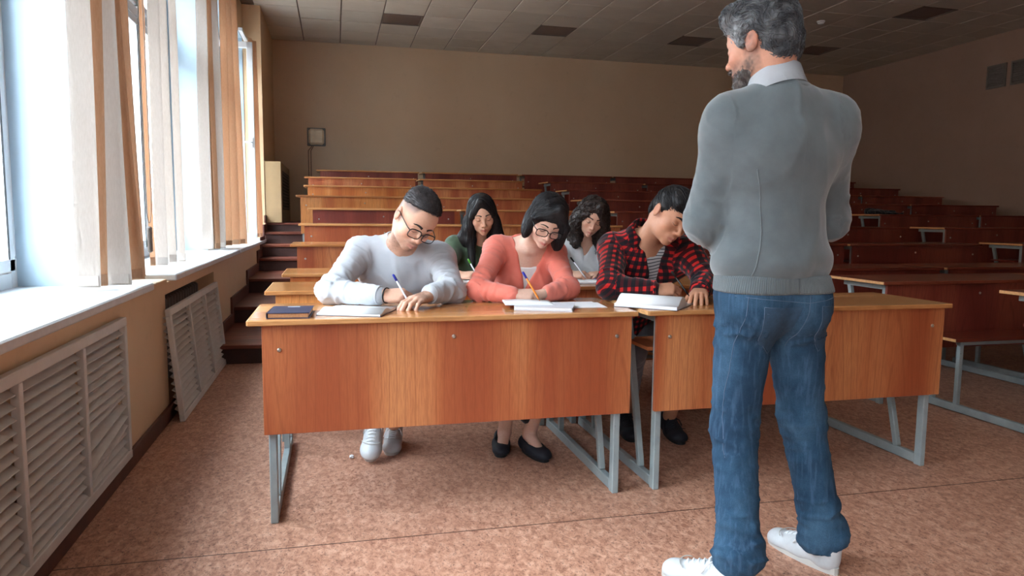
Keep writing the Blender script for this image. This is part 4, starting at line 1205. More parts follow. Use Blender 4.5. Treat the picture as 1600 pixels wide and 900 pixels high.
# ---------------------------------------------------------------- man in white
def man_white():
    root = person('man with glasses and cropped dark hair in a white long-sleeved top, writing', (.30, 3.55, 0))
    pel, nb = V3(.30, 3.55, .55), V3(.292, 3.315, 1.035); fw = V3(.06, -1, 0)
    shR, shL = V3(.112, 3.35, .985), V3(.470, 3.30, .962)
    elR, wrR = V3(-.022, 3.10, .832), V3(.185, 2.955, .826)
    elL, wrL = V3(.492, 3.09, .830), V3(.374, 2.945, .824)
    f = Frame((.337, 3.13, 1.134), 20, 36, 23, 1.05)
    hd = head_ops(f)
    neck = [rc(nb-V3(0, -.01, .04), f(0, -.032, -.055), .058, .054, .025), rc(f(0, -.01, -.05), f(0, -.04, -.02), .05, .06, .03)]
    tor, R = torso_ops(pel, nb, fw, .158, .108, 0, 1.0, (shR, shL), .056)
    hR = hand_ops(wrR, (.93, -.20, .02), (.05, -.62, .78), -1, (.75, .8, .85, .9), (.85, .95, 1.0, 1.0), (.55, .4))
    hL = hand_ops(wrL, (-.72, -.68, -.13), (-.12, -.25, 1), 1, (.16, .20, .25, .30), (.55, .6, .62, .65), (.2, .5), 1.05)
    arms = arm_ops(shR, elR, wrR)+arm_ops(shL, elL, wrL)
    aR, aL = V3(.20, 3.45, .17), V3(.27, 3.52, .12); kR, kL = V3(.19, 3.20, .50), V3(.40, 3.18, .50)
    legs = leg_parts(pel+V3(-.09, 0, -.01), kR, aR, pel+V3(.09, 0, -.01), kL, aL, (.075, .055, .036))
    body = hd+neck+tor+arms+hR+hL+legs
    base = lin(222, 172, 146)
    def scalp(L):
        line = .018+.35*np.clip(L[:, 1]-.005, 0, 1)
        m = np.clip((L[:, 2]-line)/.035, 0, 1)*np.clip((.066-L[:, 1])/.012, 0, 1)
        m2 = np.clip((-.015-L[:, 1])/.03, 0, 1)*np.clip((L[:, 2]+.055)/.04, 0, 1)
        return lin(70, 58, 56), np.clip(np.maximum(m, m2)*.8, 0, .85)
    me = skin_mesh(body, .0028, [box_of([f.o], .172), box_of([wrR, wrR+V3(.10, -.03, 0)], .085), box_of([wrL, wrL+V3(-.08, -.08, 0)], .085)], .009,
                   skin_tint(f, base, lin(190, 124, 112), beard_fn(lin(84, 60, 52), .55, .55), scalp), M['skin'])
    wlink('body', me, root)
    t = .010
    sleeves = [rc(shR, elR, .062, .053, .03), rc(elR, wrR-V3(.022, -.01, 0), .053, .040, .03), rc(shL, elL, .062, .053, .03), rc(elL, wrL+V3(.012, .012, .004), .053, .041, .03)]
    top = grown(tor, t)+sleeves
    na = unit(unit(f(0, -.03, -.06)-nb)*.30+UP*.70); a, b = nb+na*.040, nb+na*.19
    cut = rc(a, b, .060, .076, .004, '-')
    segs = [(pel, nb, .13, 0, fw), (shR, elR, .055, 0, UP), (elR, wrR, .045, .32, UP), (shL, elL, .055, 0, UP), (elL, wrL, .045, .32, UP)]
    mk = mat_knit('white_jersey', srgb(178, 180, 186), srgb(190, 192, 197), .85, 900, .05)
    g = garment('top', top+[cut], .0065, mk, segs, lambda V, gc: folds(V, gc, .0048, .0085, (elR, elL, shR-V3(0, 0, .06), shL-V3(0, 0, .06)), 3), 1)
    s = wlink('top', g, root); s['label'] = 'white long-sleeved jersey top'
    nbm = neck_band(top, a, b, .060, .016, mk)
    if nbm: wlink('neck_band', nbm, root)
    for w_, e_ in ((wrR-V3(.022, -.01, 0), elR), (wrL+V3(.012, .012, .004), elL)):
        wlink('cuff', ring_tube('cuff', w_+unit(w_-e_)*.014, w_-e_, UP, .036, .0055, mk), root)
    ho = [f.el((0, -.016, .050), (.0735, .091, .078), .02), f.el((0, .034, .080), (.054, .050, .036), .03), f.el((0, -.02, .083), (.060, .078, .046), .03),
          hull([(f.vec(0, -.42, 1), f(0, 0, .058))], f(0, 0, 0), .3, .012, '-'), hull([(f.vec(0, -1, .75), f(0, .096, .050))], f(0, .15, .05), .14, .008, '-')]
    hm = hair_mesh(f, ho, .0035, M['hair_black'], flat_tint(58, 50, 50, .4), lambda L: (2.5*L[0]+.1, .8, .25), 1500, .018, 6, .0009, .0024,
                   lambda L: .0012*vnoise(L*90, 2), 5, None, .3)
    wlink('hair', hm, root)
    face_parts(root, f, hd, M['brow'], 1.25)
    glasses(root, f, hd, M['frame_black'], .0285, .0195)
    wlink('bracelet', ring_tube('bracelet', wrR+V3(.016, -.005, 0), wrR-elR, UP, .031, .003, M['frame_black']), root)
    trousers(root, pel, kR, aR, kL, aL, M['denim_dark'], name='jeans')
    shoe(root, (.140, 3.290, .012), (.190, 3.480, .175), M['white_leather'], M['white_sole'], (-.1, -.75, .65), M['sill'], .052)
    shoe(root, (.245, 3.385, 0), (.285, 3.63, 0), M['white_leather'], M['white_sole'], UP, M['white'])
man_white()

# ---------------------------------------------------------------- woman in coral
def woman_coral():
    root = person('woman with black bob and glasses in an open coral cardigan, writing', (.89, 3.55, 0))
    pel, nb = V3(.89, 3.54, .55), V3(.893, 3.310, 1.028); fw = V3(.02, -1, 0)
    shR, shL = V3(.752, 3.34, 1.002), V3(1.028, 3.32, .975)
    elR, wrR = V3(.612, 3.11, .828), V3(.752, 2.985, .817)
    elL, wrL = V3(1.030, 3.11, .826), V3(.890, 3.005, .815)
    f = Frame((.938, 3.14, 1.136), 8, 34, 15, .96)
    hd = head_ops(f, True)
    neck = [rc(nb-V3(0, -.01, .04), f(0, -.030, -.055), .047, .046, .025), rc(f(0, -.01, -.05), f(0, -.04, -.02), .045, .055, .03)]
    tor, R = torso_ops(pel, nb, fw, .135, .092, .85, .95, (shR, shL), .046)
    hR = hand_ops(wrR, (.95, -.22, 0), (.05, -.55, .8), -1, (.7, .75, .8, .85), (.85, .95, 1.0, 1.0), (.55, .4), .9)
    hL = hand_ops(wrL, (-.93, -.30, -.02), (.0, -.25, 1), 1, (.45, .5, .55, .6), (.6, .65, .7, .7), (.5, .4), .88)
    arms = arm_ops(shR, elR, wrR, (.036, .029, .023))+arm_ops(shL, elL, wrL, (.036, .029, .023))
    aR, aL = V3(.800, 3.36, .09), V3(.91, 3.30, .09); kR, kL = V3(.80, 3.18, .50), V3(.99, 3.18, .50)
    legs = leg_parts(pel+V3(-.08, 0, -.01), kR, aR, pel+V3(.08, 0, -.01), kL, aL, (.070, .050, .032))
    feet = [rc(aR, (.768, 3.275, .035), .03, .026, .02), rc(aL, (.932, 3.185, .035), .03, .026, .02)]
    chest = [rc(nb+V3(-.018, -.052, -.04), nb+V3(-.09, -.01, -.02), .008, .006, .025), rc(nb+V3(.018, -.052, -.04), nb+V3(.09, -.01, -.02), .008, .006, .025)]
    me = skin_mesh(hd+neck+tor+arms+hR+hL+legs+feet+chest, .0028, [box_of([f.o], .160), box_of([wrR, wrR+V3(.09, -.03, 0)], .08), box_of([wrL, wrL+V3(-.09, -.04, 0)], .08)], .008,
                   skin_tint(f, lin(228, 184, 162), lin(196, 104, 100)), M['skin'])
    wlink('body', me, root)
    sleeves = [rc(shR, elR, .053, .046, .03), rc(elR, wrR-V3(.012, -.008, 0), .046, .036, .03), rc(shL, elL, .053, .046, .03), rc(elL, wrL+V3(.012, .012, .0), .046, .036, .03)]
    vL, vR, vb = V3(.820, 3.25, 1.075), V3(.992, 3.2, 1.030), V3(.872, 3.10, .800)
    nl = V3(vL[2]-vb[2], 0, -(vL[0]-vb[0]))*-1; nr = V3(vR[2]-vb[2], 0, -(vR[0]-vb[0]))
    wedge = hull([(nl, vb), (nr, vb), ((0, 1, 0.25), nb+V3(0, .035, .02))], nb+V3(0, -.1, -.05), .32, .012, '-')
    segs = [(pel, nb, .12, 0, fw), (shR, elR, .05, 0, UP), (elR, wrR, .04, .30, UP), (shL, elL, .05, 0, UP), (elL, wrL, .04, .30, UP)]
    mk = mat_knit('coral_knit', srgb(226, 116, 98), srgb(236, 132, 114), .8, 900, .06)
    s = wlink('cardigan', garment('cardigan', grown(tor, .012)+sleeves+[wedge, rc(nb+V3(0, 0, .02), nb+V3(0, -.06, .2), .050, .07, .006, '-')], .0058, mk, segs,
              lambda V, gc: folds(V, gc, .0045, .007, (elR, elL, shR-V3(0, 0, .05), shL-V3(0, 0, .05)), 11), 1), root); s['label'] = 'coral knitted cardigan with a deep open neckline'
    mt = mat_knit('white_tank_jersey', srgb(232, 230, 228), srgb(240, 238, 236), .8, 900, .05)
    tank = grown(tor, .0045)+[hull([((0, -.1, -1), V3(0, 3.2, .925))], nb, .5, .008, '-')]
    wlink('tank_top', garment('tank_top', tank, .007, mt, segs[:1], lambda V, gc: folds(V, gc, .003, .003, (), 14)), root)
    ho = [f.el((0, -.014, .040), (.089, .108, .092), .02), f.el((0, -.060, -.040), (.080, .056, .085), .03),
          f.el((-.076, -.008, -.045), (.026, .055, .078), .03), f.el((.082, .020, -.055), (.028, .060, .085), .03),
          f.el((0, .108, -.040), (.052, .068, .088), .010, '-'), f.el((-.030, .112, -.01), (.046, .06, .060), .012, '-'),
          f.rc((.014, .068, .112), (-.078, .055, .030), .020, .017, .02), f.rc((.014, .070, .112), (.074, .070, .020), .020, .020, .02), f.rc((.074, .070, .02), (.078, .066, -.09), .020, .016, .02),
          f.el((0, -.03, -.155), (.2, .2, .035), .01, '-')]
    hm = hair_mesh(f, ho, .004, M['hair_black'], flat_tint(34, 31, 34, .3), lambda L: (math.copysign(.75, L[0]-.014)*(1 if L[2] > .06 else .15), .15, -.75), 1500, .085, 9, .0009, .0009,
                   lambda L: .0018*vnoise(L*np.array([70, 70, 12.]), 2), 6, None, .16, 2)
    wlink('hair', hm, root)
    face_parts(root, f, hd, M['brow'], .8, True, .0014)
    glasses(root, f, hd, M['frame_black'], .0275, .0185, .0018)
    trousers(root, pel, kR, aR, kL, aL, M['black_trousers'], (.082, .060, .052), .10)
    shoe(root, (.755, 3.245, 0), (.806, 3.455, 0), M['navy_suede'], M['black'], UP, None, .040, .06, 'flat_shoe', True)
    shoe(root, (.950, 3.135, 0), (.890, 3.345, 0), M['navy_suede'], M['black'], UP, None, .040, .06, 'flat_shoe', True)
woman_coral()

# ---------------------------------------------------------------- man in the checked shirt
def mat_plaid():
    t = NT('red_black_check'); v = t.coord(attr='gc'); o = t.sep(v); per = .034
    def band(s):
        fr = t.math('FRACT', t.math('ADD', t.math('DIVIDE', s, per), 40.0)); return t.math('GREATER_THAN', fr, .44)
    a = band(o[0]); b = band(o[1]); n = t.noise(v, 600, 2)
    both = t.math('MULTIPLY', a, b); one = t.math('SUBTRACT', t.math('ADD', a, b), t.math('MULTIPLY', both, 2.0))
    c = t.mix(one, srgb(214, 40, 36), srgb(74, 18, 26)); c = t.mix(both, c, srgb(20, 20, 28))
    c = t.mix(t.ramp(n, [(.4, G(.25)), (.6, G(0))]), c, srgb(30, 14, 18))
    t.col(c); t.rough(.85); t.b.inputs['Specular IOR Level'].default_value = .2; t.b.inputs['Sheen Weight'].default_value = .2
    t.bump(n, .1, .001); return t.m
def mat_stripes():
    t = NT('striped_jersey'); v = t.coord(attr='gc'); o = t.sep(v)
    fr = t.math('FRACT', t.math('ADD', t.math('DIVIDE', o[1], .016), 40.0)); a = t.math('GREATER_THAN', fr, .72)
    t.col(t.mix(a, srgb(206, 206, 206), srgb(70, 72, 82))); t.rough(.85); return t.m
def man_check():
    root = person('man with thick black hair in a red and black checked shirt, writing', (1.47, 3.52, 0))
    pel, nb = V3(1.49, 3.53, .56), V3(1.463, 3.23, 1.060); fw = V3(.22, -1, 0)
    shR, shL = V3(1.335, 3.31, 1.005), V3(1.672, 3.20, .995)
    elR, wrR = V3(1.226, 3.085, .832), V3(1.410, 2.985, .828)
    elL, wrL = V3(1.690, 3.03, .862), V3(1.612, 2.945, .826)
    f = Frame((1.508, 3.05, 1.163), 36, 30, 22, 1.05)
    hd = head_ops(f)
    neck = [rc(nb-V3(0, -.01, .04), f(0, -.032, -.055), .058, .054, .025), rc(f(0, -.01, -.05), f(0, -.04, -.02), .05, .06, .03)]
    tor, R = torso_ops(pel, nb, fw, .155, .106, 0, 1.0, (shR, shL), .055)
    hR = hand_ops(wrR, (.97, -.12, .05), (.05, -.55, .82), -1, (.55, .6, .7, .8), (.75, .85, .95, 1.0), (.5, .4))
    hL = hand_ops(wrL, (-.50, -.86, -.17), (-.08, -.2, 1), 1, (.08, .10, .13, .17), (.34, .36, .38, .42), (.2, .5), 1.04, .12)
    arms = arm_ops(shR, elR, wrR)+arm_ops(shL, elL, wrL)
    aR, aL = V3(1.52, 3.52, .13), V3(1.72, 3.42, .10); kR, kL = V3(1.40, 3.20, .50), V3(1.66, 3.16, .50)
    legs = leg_parts(pel+V3(-.09, 0, -.01), kR, aR, pel+V3(.09, 0, -.01), kL, aL, (.075, .055, .036))
    me = skin_mesh(hd+neck+tor+arms+hR+hL+legs, .0028, [box_of([f.o], .172), box_of([wrR, wrR+V3(.10, -.03, 0)], .085), box_of([wrL, wrL+V3(-.06, -.09, 0)], .085)], .009,
                   skin_tint(f, lin(206, 150, 120), lin(176, 108, 96), None, None, .2), M['skin'])
    wlink('body', me, root)
    sleeves = [rc(shR, elR, .066, .056, .03), rc(elR, wrR-V3(.018, -.01, 0), .056, .044, .03), rc(shL, elL, .066, .056, .03), rc(elL, wrL+V3(.008, .012, .004), .056, .046, .03)]
    vL, vR, vb = V3(1.425, 3.2, 1.06), V3(1.545, 3.12, 1.03), V3(1.520, 3.0, .70)
    nl = V3(vL[2]-vb[2], 0, -(vL[0]-vb[0]))*-1; nr = V3(vR[2]-vb[2], 0, -(vR[0]-vb[0]))
    wedge = hull([(nl, vb), (nr, vb), ((0, 1, .3), nb+V3(0, .02, 0))], nb+V3(0, -.1, -.1), .36, .006, '-')
    hole = rc(nb+V3(0, 0, .035), nb+V3(0, -.06, .2), .060, .08, .006, '-')
    segs = [(pel, nb, .13, 0, fw), (shR, elR, .06, 0, UP), (elR, wrR, .05, .32, UP), (shL, elL, .06, 0, UP), (elL, wrL, .05, .32, UP)]
    mp = mat_plaid()
    s = wlink('shirt', garment('shirt', grown(tor, .016)+sleeves+[wedge, hole], .0062, mp, segs,
              lambda V, gc: folds(V, gc, .006, .008, (elR, elL, shR-V3(0, 0, .05), shL-V3(0, 0, .05)), 21), 1, planar=True), root); s['label'] = 'red and black checked shirt worn open'
    wlink('t_shirt', garment('t_shirt', grown(tor, .006)+[rc(nb+V3(0, -.015, .0), nb+V3(0, -.08, .16), .060, .075, .004, '-')], .007, mat_stripes(), segs[:1], lambda V, gc: folds(V, gc, .003, .003, (), 24)), root)
    na = unit(unit(f(0, -.03, -.06)-nb)*.5+UP*.5)
    cm = collar('collar', nb+na*.028, na, fw, .066, .098, .034, .018, -128, 128, mp, .003, 30, .05)
    at_ = cm.attributes.new('gc', 'FLOAT_VECTOR', 'POINT'); at_.data.foreach_set('vector', np.array([[v.co.x*1.2, v.co.z*1.2+v.co.y*.5, 0] for v in cm.vertices], np.float32).ravel())
    wlink('collar', cm, root)
    for w_, e_ in ((wrR-V3(.018, -.01, 0), elR), (wrL+V3(.008, .012, .004), elL)):
        m2 = ring_tube('cuff', w_+unit(w_-e_)*.018, w_-e_, UP, .040, .0065, mp); a2 = m2.attributes.new('gc', 'FLOAT_VECTOR', 'POINT')
        a2.data.foreach_set('vector', np.array([[v.co.y*1.5, v.co.z*1.5, 0] for v in m2.vertices], np.float32).ravel()); wlink('cuff', m2, root)
    ho = [f.el((0, -.016, .046), (.082, .102, .086), .02), f.el((0, .030, .090), (.066, .064, .040), .03), f.el((.018, .072, .074), (.056, .032, .034), .03), f.rc((-.05, .05, .07), (.04, .085, .058), .022, .016, .02),
          f.el((0, -.070, -.015), (.064, .036, .055), .03),
          hull([(f.vec(0, -.50, 1), f(0, .0, .018))], f(0, 0, 0), .3, .014, '-')]
    ho = ho[:5]+[f.el((0, .080, -.030), (.074, .075, .072), .012, '-'), f.el((0, .03, -.075), (.12, .092, .080), .012, '-')]
    hm = hair_mesh(f, ho, .004, M['hair_black'], flat_tint(28, 26, 30, .3), lambda L: (.35+L[0]*2, .8 if L[2] > .03 else .1, -.5), 1200, .05, 8, .0012, .0022,
                   lambda L: .003*vnoise(L*np.array([50, 30, 50.]), 2), 7, None, .3, 1)
    wlink('hair', hm, root)
    face_parts(root, f, hd, M['brow'], 1.35)
    trousers(root, pel, kR, aR, kL, aL, M['grey_trousers'], cut=.06)
    shoe(root, (1.700, 3.240, 0), (1.735, 3.50, 0), M['navy_suede'], M['black'], UP, M['navy_suede'])
    shoe(root, (1.475, 3.330, 0), (1.520, 3.59, 0), M['navy_suede'], M['black'], UP, M['navy_suede'])
man_check()

# ---------------------------------------------------------------- woman in green, second row
def woman_green():
    root = person('woman with long straight black hair in a dark green t-shirt, second row', (.87, 4.56, 0))
    pel, nb = V3(.87, 4.56, .55), V3(.868, 4.34, 1.005); fw = V3(-.05, -1, 0)
    shR, shL = V3(.712, 4.36, .972), V3(1.012, 4.36, .972)
    elR, wrR = V3(.645, 4.21, .824), V3(.700, 4.075, .808)
    elL, wrL = V3(1.03, 4.17, .822), V3(.90, 4.06, .806)
    f = Frame((.853, 4.22, 1.160), 8, 20, -6, .97)
    hd = head_ops(f, True)
    neck = [rc(nb-V3(0, -.01, .04), f(0, -.030, -.055), .047, .046, .025), rc(f(0, -.01, -.05), f(0, -.04, -.02), .045, .055, .03)]
    tor, R = torso_ops(pel, nb, fw, .132, .09, .8, .95, (shR, shL), .045)
    hR = hand_ops(wrR, (.82, -.50, .08), (.05, -.5, .85), -1, (.65, .7, .8, .85), (.8, .9, 1.0, 1.0), (.55, .4), .9)
    hL = hand_ops(wrL, (-.85, -.45, -.02), (0, -.2, 1), 1, (.3, .3, .35, .4), (.4, .45, .5, .5), (.4, .4), .88)
    arms = arm_ops(shR, elR, wrR, (.041, .036, .025))+arm_ops(shL, elL, wrL, (.041, .036, .025))
    aR, aL = V3(.80, 4.35, .10), V3(.94, 4.35, .10); kR, kL = V3(.79, 4.18, .49), V3(.97, 4.18, .49)
    legs = leg_parts(pel+V3(-.08, 0, -.01), kR, aR, pel+V3(.08, 0, -.01), kL, aL, (.070, .050, .032))
    me = skin_mesh(hd+neck+tor+arms+hR+hL+legs, .003, [box_of([f.o], .160), box_of([wrR, wrR+V3(.08, -.05, 0)], .08), box_of([wrL, wrL+V3(-.08, -.05, 0)], .08)], .009,
                   skin_tint(f, lin(218, 172, 146), lin(176, 98, 92)), M['skin'])
    wlink('body', me, root)
    slv = [rc(shR, shR+(elR-shR)*.52, .054, .056, .03), rc(shL, shL+(elL-shL)*.52, .054, .056, .03)]
    segs = [(pel, nb, .12, 0, fw), (shR, elR, .05, 0, UP), (shL, elL, .05, 0, UP)]
    mk = mat_knit('green_jersey', srgb(70, 88, 68), srgb(82, 100, 78), .85, 900, .05)
    s = wlink('t_shirt', garment('t_shirt', grown(tor, .011)+slv+[rc(nb+V3(0, -.01, .012), nb+V3(0, -.07, .17), .056, .075, .004, '-')], .007, mk, segs, lambda V, gc: folds(V, gc, .005, .006, (), 31)), root); s['label'] = 'dark green short-sleeved t-shirt'
    ho = [f.el((0, -.014, .040), (.086, .106, .090), .02), f.el((0, -.060, -.060), (.078, .052, .10), .03),
          f.el((-.074, .010, -.050), (.026, .050, .085), .03), f.el((.074, .010, -.050), (.026, .050, .085), .03),
          f.el((0, .105, -.032), (.053, .064, .086), .010, '-'), f.el((0, .092, .012), (.038, .05, .056), .015, '-'),
          f.rc((-.012, .070, .108), (-.070, .060, .010), .018, .015, .02), f.rc((-.012, .070, .108), (.066, .062, .010), .018, .015, .02)]
    L1, L2 = f(-.080, .010, -.08), f(.080, .010, -.08)
    ho += [rc(L1, V3(.795, 4.255, 1.00), .028, .026, .03), rc(V3(.795, 4.255, 1.00), V3(.800, 4.225, .86), .026, .020, .03), rc(f(-.07, -.05, -.06), V3(.775, 4.34, 1.00), .042, .046, .04), rc(V3(.775, 4.34, 1.0), V3(.735, 4.40, .90), .046, .040, .04),
           rc(L2, V3(.945, 4.23, 1.00), .034, .042, .03), rc(V3(.945, 4.23, 1.0), V3(.965, 4.20, .84), .040, .034, .03), rc(f(.07, -.05, -.06), V3(.96, 4.31, 1.0), .045, .060, .04), rc(f(0, -.08, -.05), V3(.87, 4.42, .95), .06, .07, .04)]
    hm = hair_mesh(f, ho, .0048, M['hair_black'], flat_tint(28, 26, 29, .3), lambda L: (math.copysign(.8, L[0]+.012)*(1 if L[2] > .055 else .08), .1, -.85), 1300, .13, 9, .0010, .0009,
                   lambda L: .002*vnoise(L*np.array([60, 60, 7.]), 2), 8, None, .10, 2)
    wlink('hair', hm, root)
    face_parts(root, f, hd, M['brow'], .85, True, .0016)
    r_ = wlink('watch', ring_tube('watch', wrR+(elR-wrR)*.18, wrR-elR, UP, .028, .0045, M['frame_black']), root)
    bm = bm_new(); bm_lathe(bm, [(.013, 0), (.014, .003), (.012, .006)], 18, Matrix.Translation(Vector(wrR+(elR-wrR)*.18+V3(-.012, -.026, .012))) @ Matrix.Rotation(math.radians(75), 4, 'X')); link('dial', bm_mesh(bm, 'dial', M['bolt']), None, r_)
    trousers(root, pel, kR, aR, kL, aL, M['denim_dark'], (.082, .060, .052), .03)
    shoe(root, (.785, 4.19, 0), (.80, 4.42, 0), M['navy_suede'], M['black'], UP, None, .040, .06, 'flat_shoe', True)
    shoe(root, (.955, 4.19, 0), (.94, 4.42, 0), M['navy_suede'], M['black'], UP, None, .040, .06, 'flat_shoe', True)
woman_green()

# ---------------------------------------------------------------- woman in pale knit, second row
def woman_curly():
    root = person('woman with long curly brown hair in a pale grey knit top, second row', (1.55, 4.56, 0))
    pel, nb = V3(1.56, 4.56, .55), V3(1.548, 4.34, .992); fw = V3(-.10, -1, 0)
    shR, shL = V3(1.420, 4.37, .952), V3(1.690, 4.37, .945)
    elR, wrR = V3(1.335, 4.20, .822), V3(1.375, 4.07, .806)
    elL, wrL = V3(1.665, 4.17, .822), V3(1.560, 4.075, .806)
    f = Frame((1.552, 4.22, 1.152), 8, 25, 15, .97)
    hd = head_ops(f, True)
    neck = [rc(nb-V3(0, -.01, .04), f(0, -.030, -.055), .046, .045, .025), rc(f(0, -.01, -.05), f(0, -.04, -.02), .045, .055, .03)]
    tor, R = torso_ops(pel, nb, fw, .132, .09, .8, .95, (shR, shL), .045)
    hR = hand_ops(wrR, (.80, -.55, .05), (.05, -.5, .85), -1, (.65, .7, .8, .85), (.8, .9, 1.0, 1.0), (.55, .4), .9)
    hL = hand_ops(wrL, (-.85, -.45, .0), (0, -.3, 1), 1, (.5, .55, .6, .65), (.7, .75, .8, .8), (.5, .4), .9)
    arms = arm_ops(shR, elR, wrR, (.040, .035, .025))+arm_ops(shL, elL, wrL, (.040, .035, .025))
    aR, aL = V3(1.48, 4.35, .10), V3(1.62, 4.35, .10); kR, kL = V3(1.47, 4.18, .49), V3(1.65, 4.18, .49)
    legs = leg_parts(pel+V3(-.08, 0, -.01), kR, aR, pel+V3(.08, 0, -.01), kL, aL, (.070, .050, .032))
    me = skin_mesh(hd+neck+tor+arms+hR+hL+legs, .003, [box_of([f.o], .160), box_of([wrR, wrR+V3(.08, -.05, 0)], .08), box_of([wrL, wrL+V3(-.08, -.05, 0)], .08)], .009,
                   skin_tint(f, lin(224, 178, 154), lin(184, 108, 100)), M['skin'])
    wlink('body', me, root)
    slv = [rc(shR, elR, .052, .046, .03), rc(elR, elR+(wrR-elR)*.55, .046, .042, .03), rc(shL, elL, .052, .046, .03), rc(elL, elL+(wrL-elL)*.6, .046, .042, .03)]
    segs = [(pel, nb, .12, 0, fw), (shR, elR, .05, 0, UP), (elR, wrR, .04, .3, UP), (shL, elL, .05, 0, UP), (elL, wrL, .04, .3, UP)]
    mk = mat_knit('pale_grey_knit', srgb(214, 216, 218), srgb(228, 230, 232), .9, 700, .15)
    vL, vR, vb = V3(1.500, 4.3, 1.03), V3(1.600, 4.3, 1.03), V3(1.532, 4.2, .905)
    nl = V3(vL[2]-vb[2], 0, -(vL[0]-vb[0]))*-1; nr = V3(vR[2]-vb[2], 0, -(vR[0]-vb[0]))
    s = wlink('knit_top', garment('knit_top', grown(tor, .013)+slv+[rc(nb+V3(0, -.01, .015), nb+V3(0, -.07, .17), .060, .08, .004, '-'), hull([(nl, vb), (nr, vb), ((0, 1, .2), nb+V3(0, .02, 0))], nb+V3(0, -.1, -.05), .3, .02, '-')], .007, mk, segs,
              lambda V, gc: folds(V, gc, .006, .006, (elR, elL), 41)), root); s['label'] = 'pale grey loose knit top'
    ho = [f.el((0, -.016, .040), (.094, .110, .092), .02), f.el((0, -.060, -.060), (.090, .06, .10), .03), f.el((-.086, .0, -.050), (.034, .058, .085), .03), f.el((.088, .010, -.050), (.036, .058, .085), .03),
          f.el((-.012, .108, -.034), (.052, .066, .084), .010, '-'), f.el((-.016, .098, .012), (.042, .05, .054), .015, '-'),
          f.rc((.012, .068, .110), (-.074, .055, .010), .020, .020, .02), f.rc((.012, .068, .110), (.070, .066, .0), .024, .024, .02)]
    ho += [rc(f(-.085, 0, -.08), V3(1.462, 4.25, .99), .038, .030, .03), rc(f(.09, .01, -.08), V3(1.655, 4.22, .98), .045, .050, .03), rc(V3(1.655, 4.22, .98), V3(1.672, 4.20, .84), .046, .032, .03),
           rc(f(.07, -.05, -.06), V3(1.65, 4.33, .95), .05, .06, .04), rc(f(-.06, -.06, -.06), V3(1.48, 4.34, .98), .05, .05, .04), rc(f(0, -.08, -.05), V3(1.56, 4.42, .93), .06, .07, .04)]
    hm = hair_mesh(f, ho, .005, M['hair_brown'], flat_tint(54, 42, 38, .4), lambda L: (math.copysign(.8, L[0]-.012)*(1 if L[2] > .055 else .1)+.9*math.sin(L[2]*150+L[0]*60), .6*math.cos(L[2]*150+L[1]*50), -.75), 900, .12, 16, .0021, .004,
                   lambda L: .006*vnoise(L*np.array([55, 55, 45.]), 2)+.003*vnoise(L*110, 5), 9, None, .35, 1)
    wlink('hair', hm, root)
    face_parts(root, f, hd, M['brow_soft'], .9, True, .0014)
    trousers(root, pel, kR, aR, kL, aL, M['denim_dark'], (.082, .060, .052), .03)
    shoe(root, (1.465, 4.19, 0), (1.48, 4.42, 0), M['navy_suede'], M['black'], UP, None, .040, .06, 'flat_shoe', True)
    shoe(root, (1.635, 4.19, 0), (1.62, 4.42, 0), M['navy_suede'], M['black'], UP, None, .040, .06, 'flat_shoe', True)
woman_curly()

# ---------------------------------------------------------------- the teacher
def mat_denim():
    t = NT('blue_denim'); v = t.coord('Object'); 
    n = t.noise(v, 7, 4, .6); tw = t.noise(t.coord('Object', (700, 700, 260)), 1, 3, .6); st = t.noise(t.coord('Object', (90, 90, 9)), 1, 3, .5)
    c = t.ramp(n, [(.3, srgb(36, 60, 82)), (.5, srgb(48, 78, 102)), (.7, srgb(68, 100, 124))])
    c = t.mix(t.ramp(tw, [(.4, G(.35)), (.6, G(0))]), c, srgb(22, 38, 62)); c = t.mix(t.ramp(st, [(.5, G(0)), (.7, G(.25))]), c, srgb(92, 122, 152))
    t.col(c); t.rough(.85); t.b.inputs['Specular IOR Level'].default_value = .2; t.bump(tw, .2, .001); return t.m
def project_lines(name, V, Q, lines, mat, rad=.0012, lift=.001, d=(0, 1, 0), src=-1.0):
    bvh = BVHTree.FromPolygons([tuple(p) for p in V], [tuple(q) for q in Q.tolist()]); bm = bm_new(); d = Vector(d)
    for ln in lines:
        pts = []
        for a, b in zip(ln[:-1], ln[1:]):
            for i in range(9): pts.append(Vector(a).lerp(Vector(b), i/9))
        pts.append(Vector(ln[-1])); out = []
        for p in pts:
            h = bvh.ray_cast(p+d*src, d)
            if h[0] is not None: out.append(h[0]-d*lift)
        if len(out) > 1: bm_tube(bm, out, rad, 5)
    return bm_mesh(bm, name, mat)
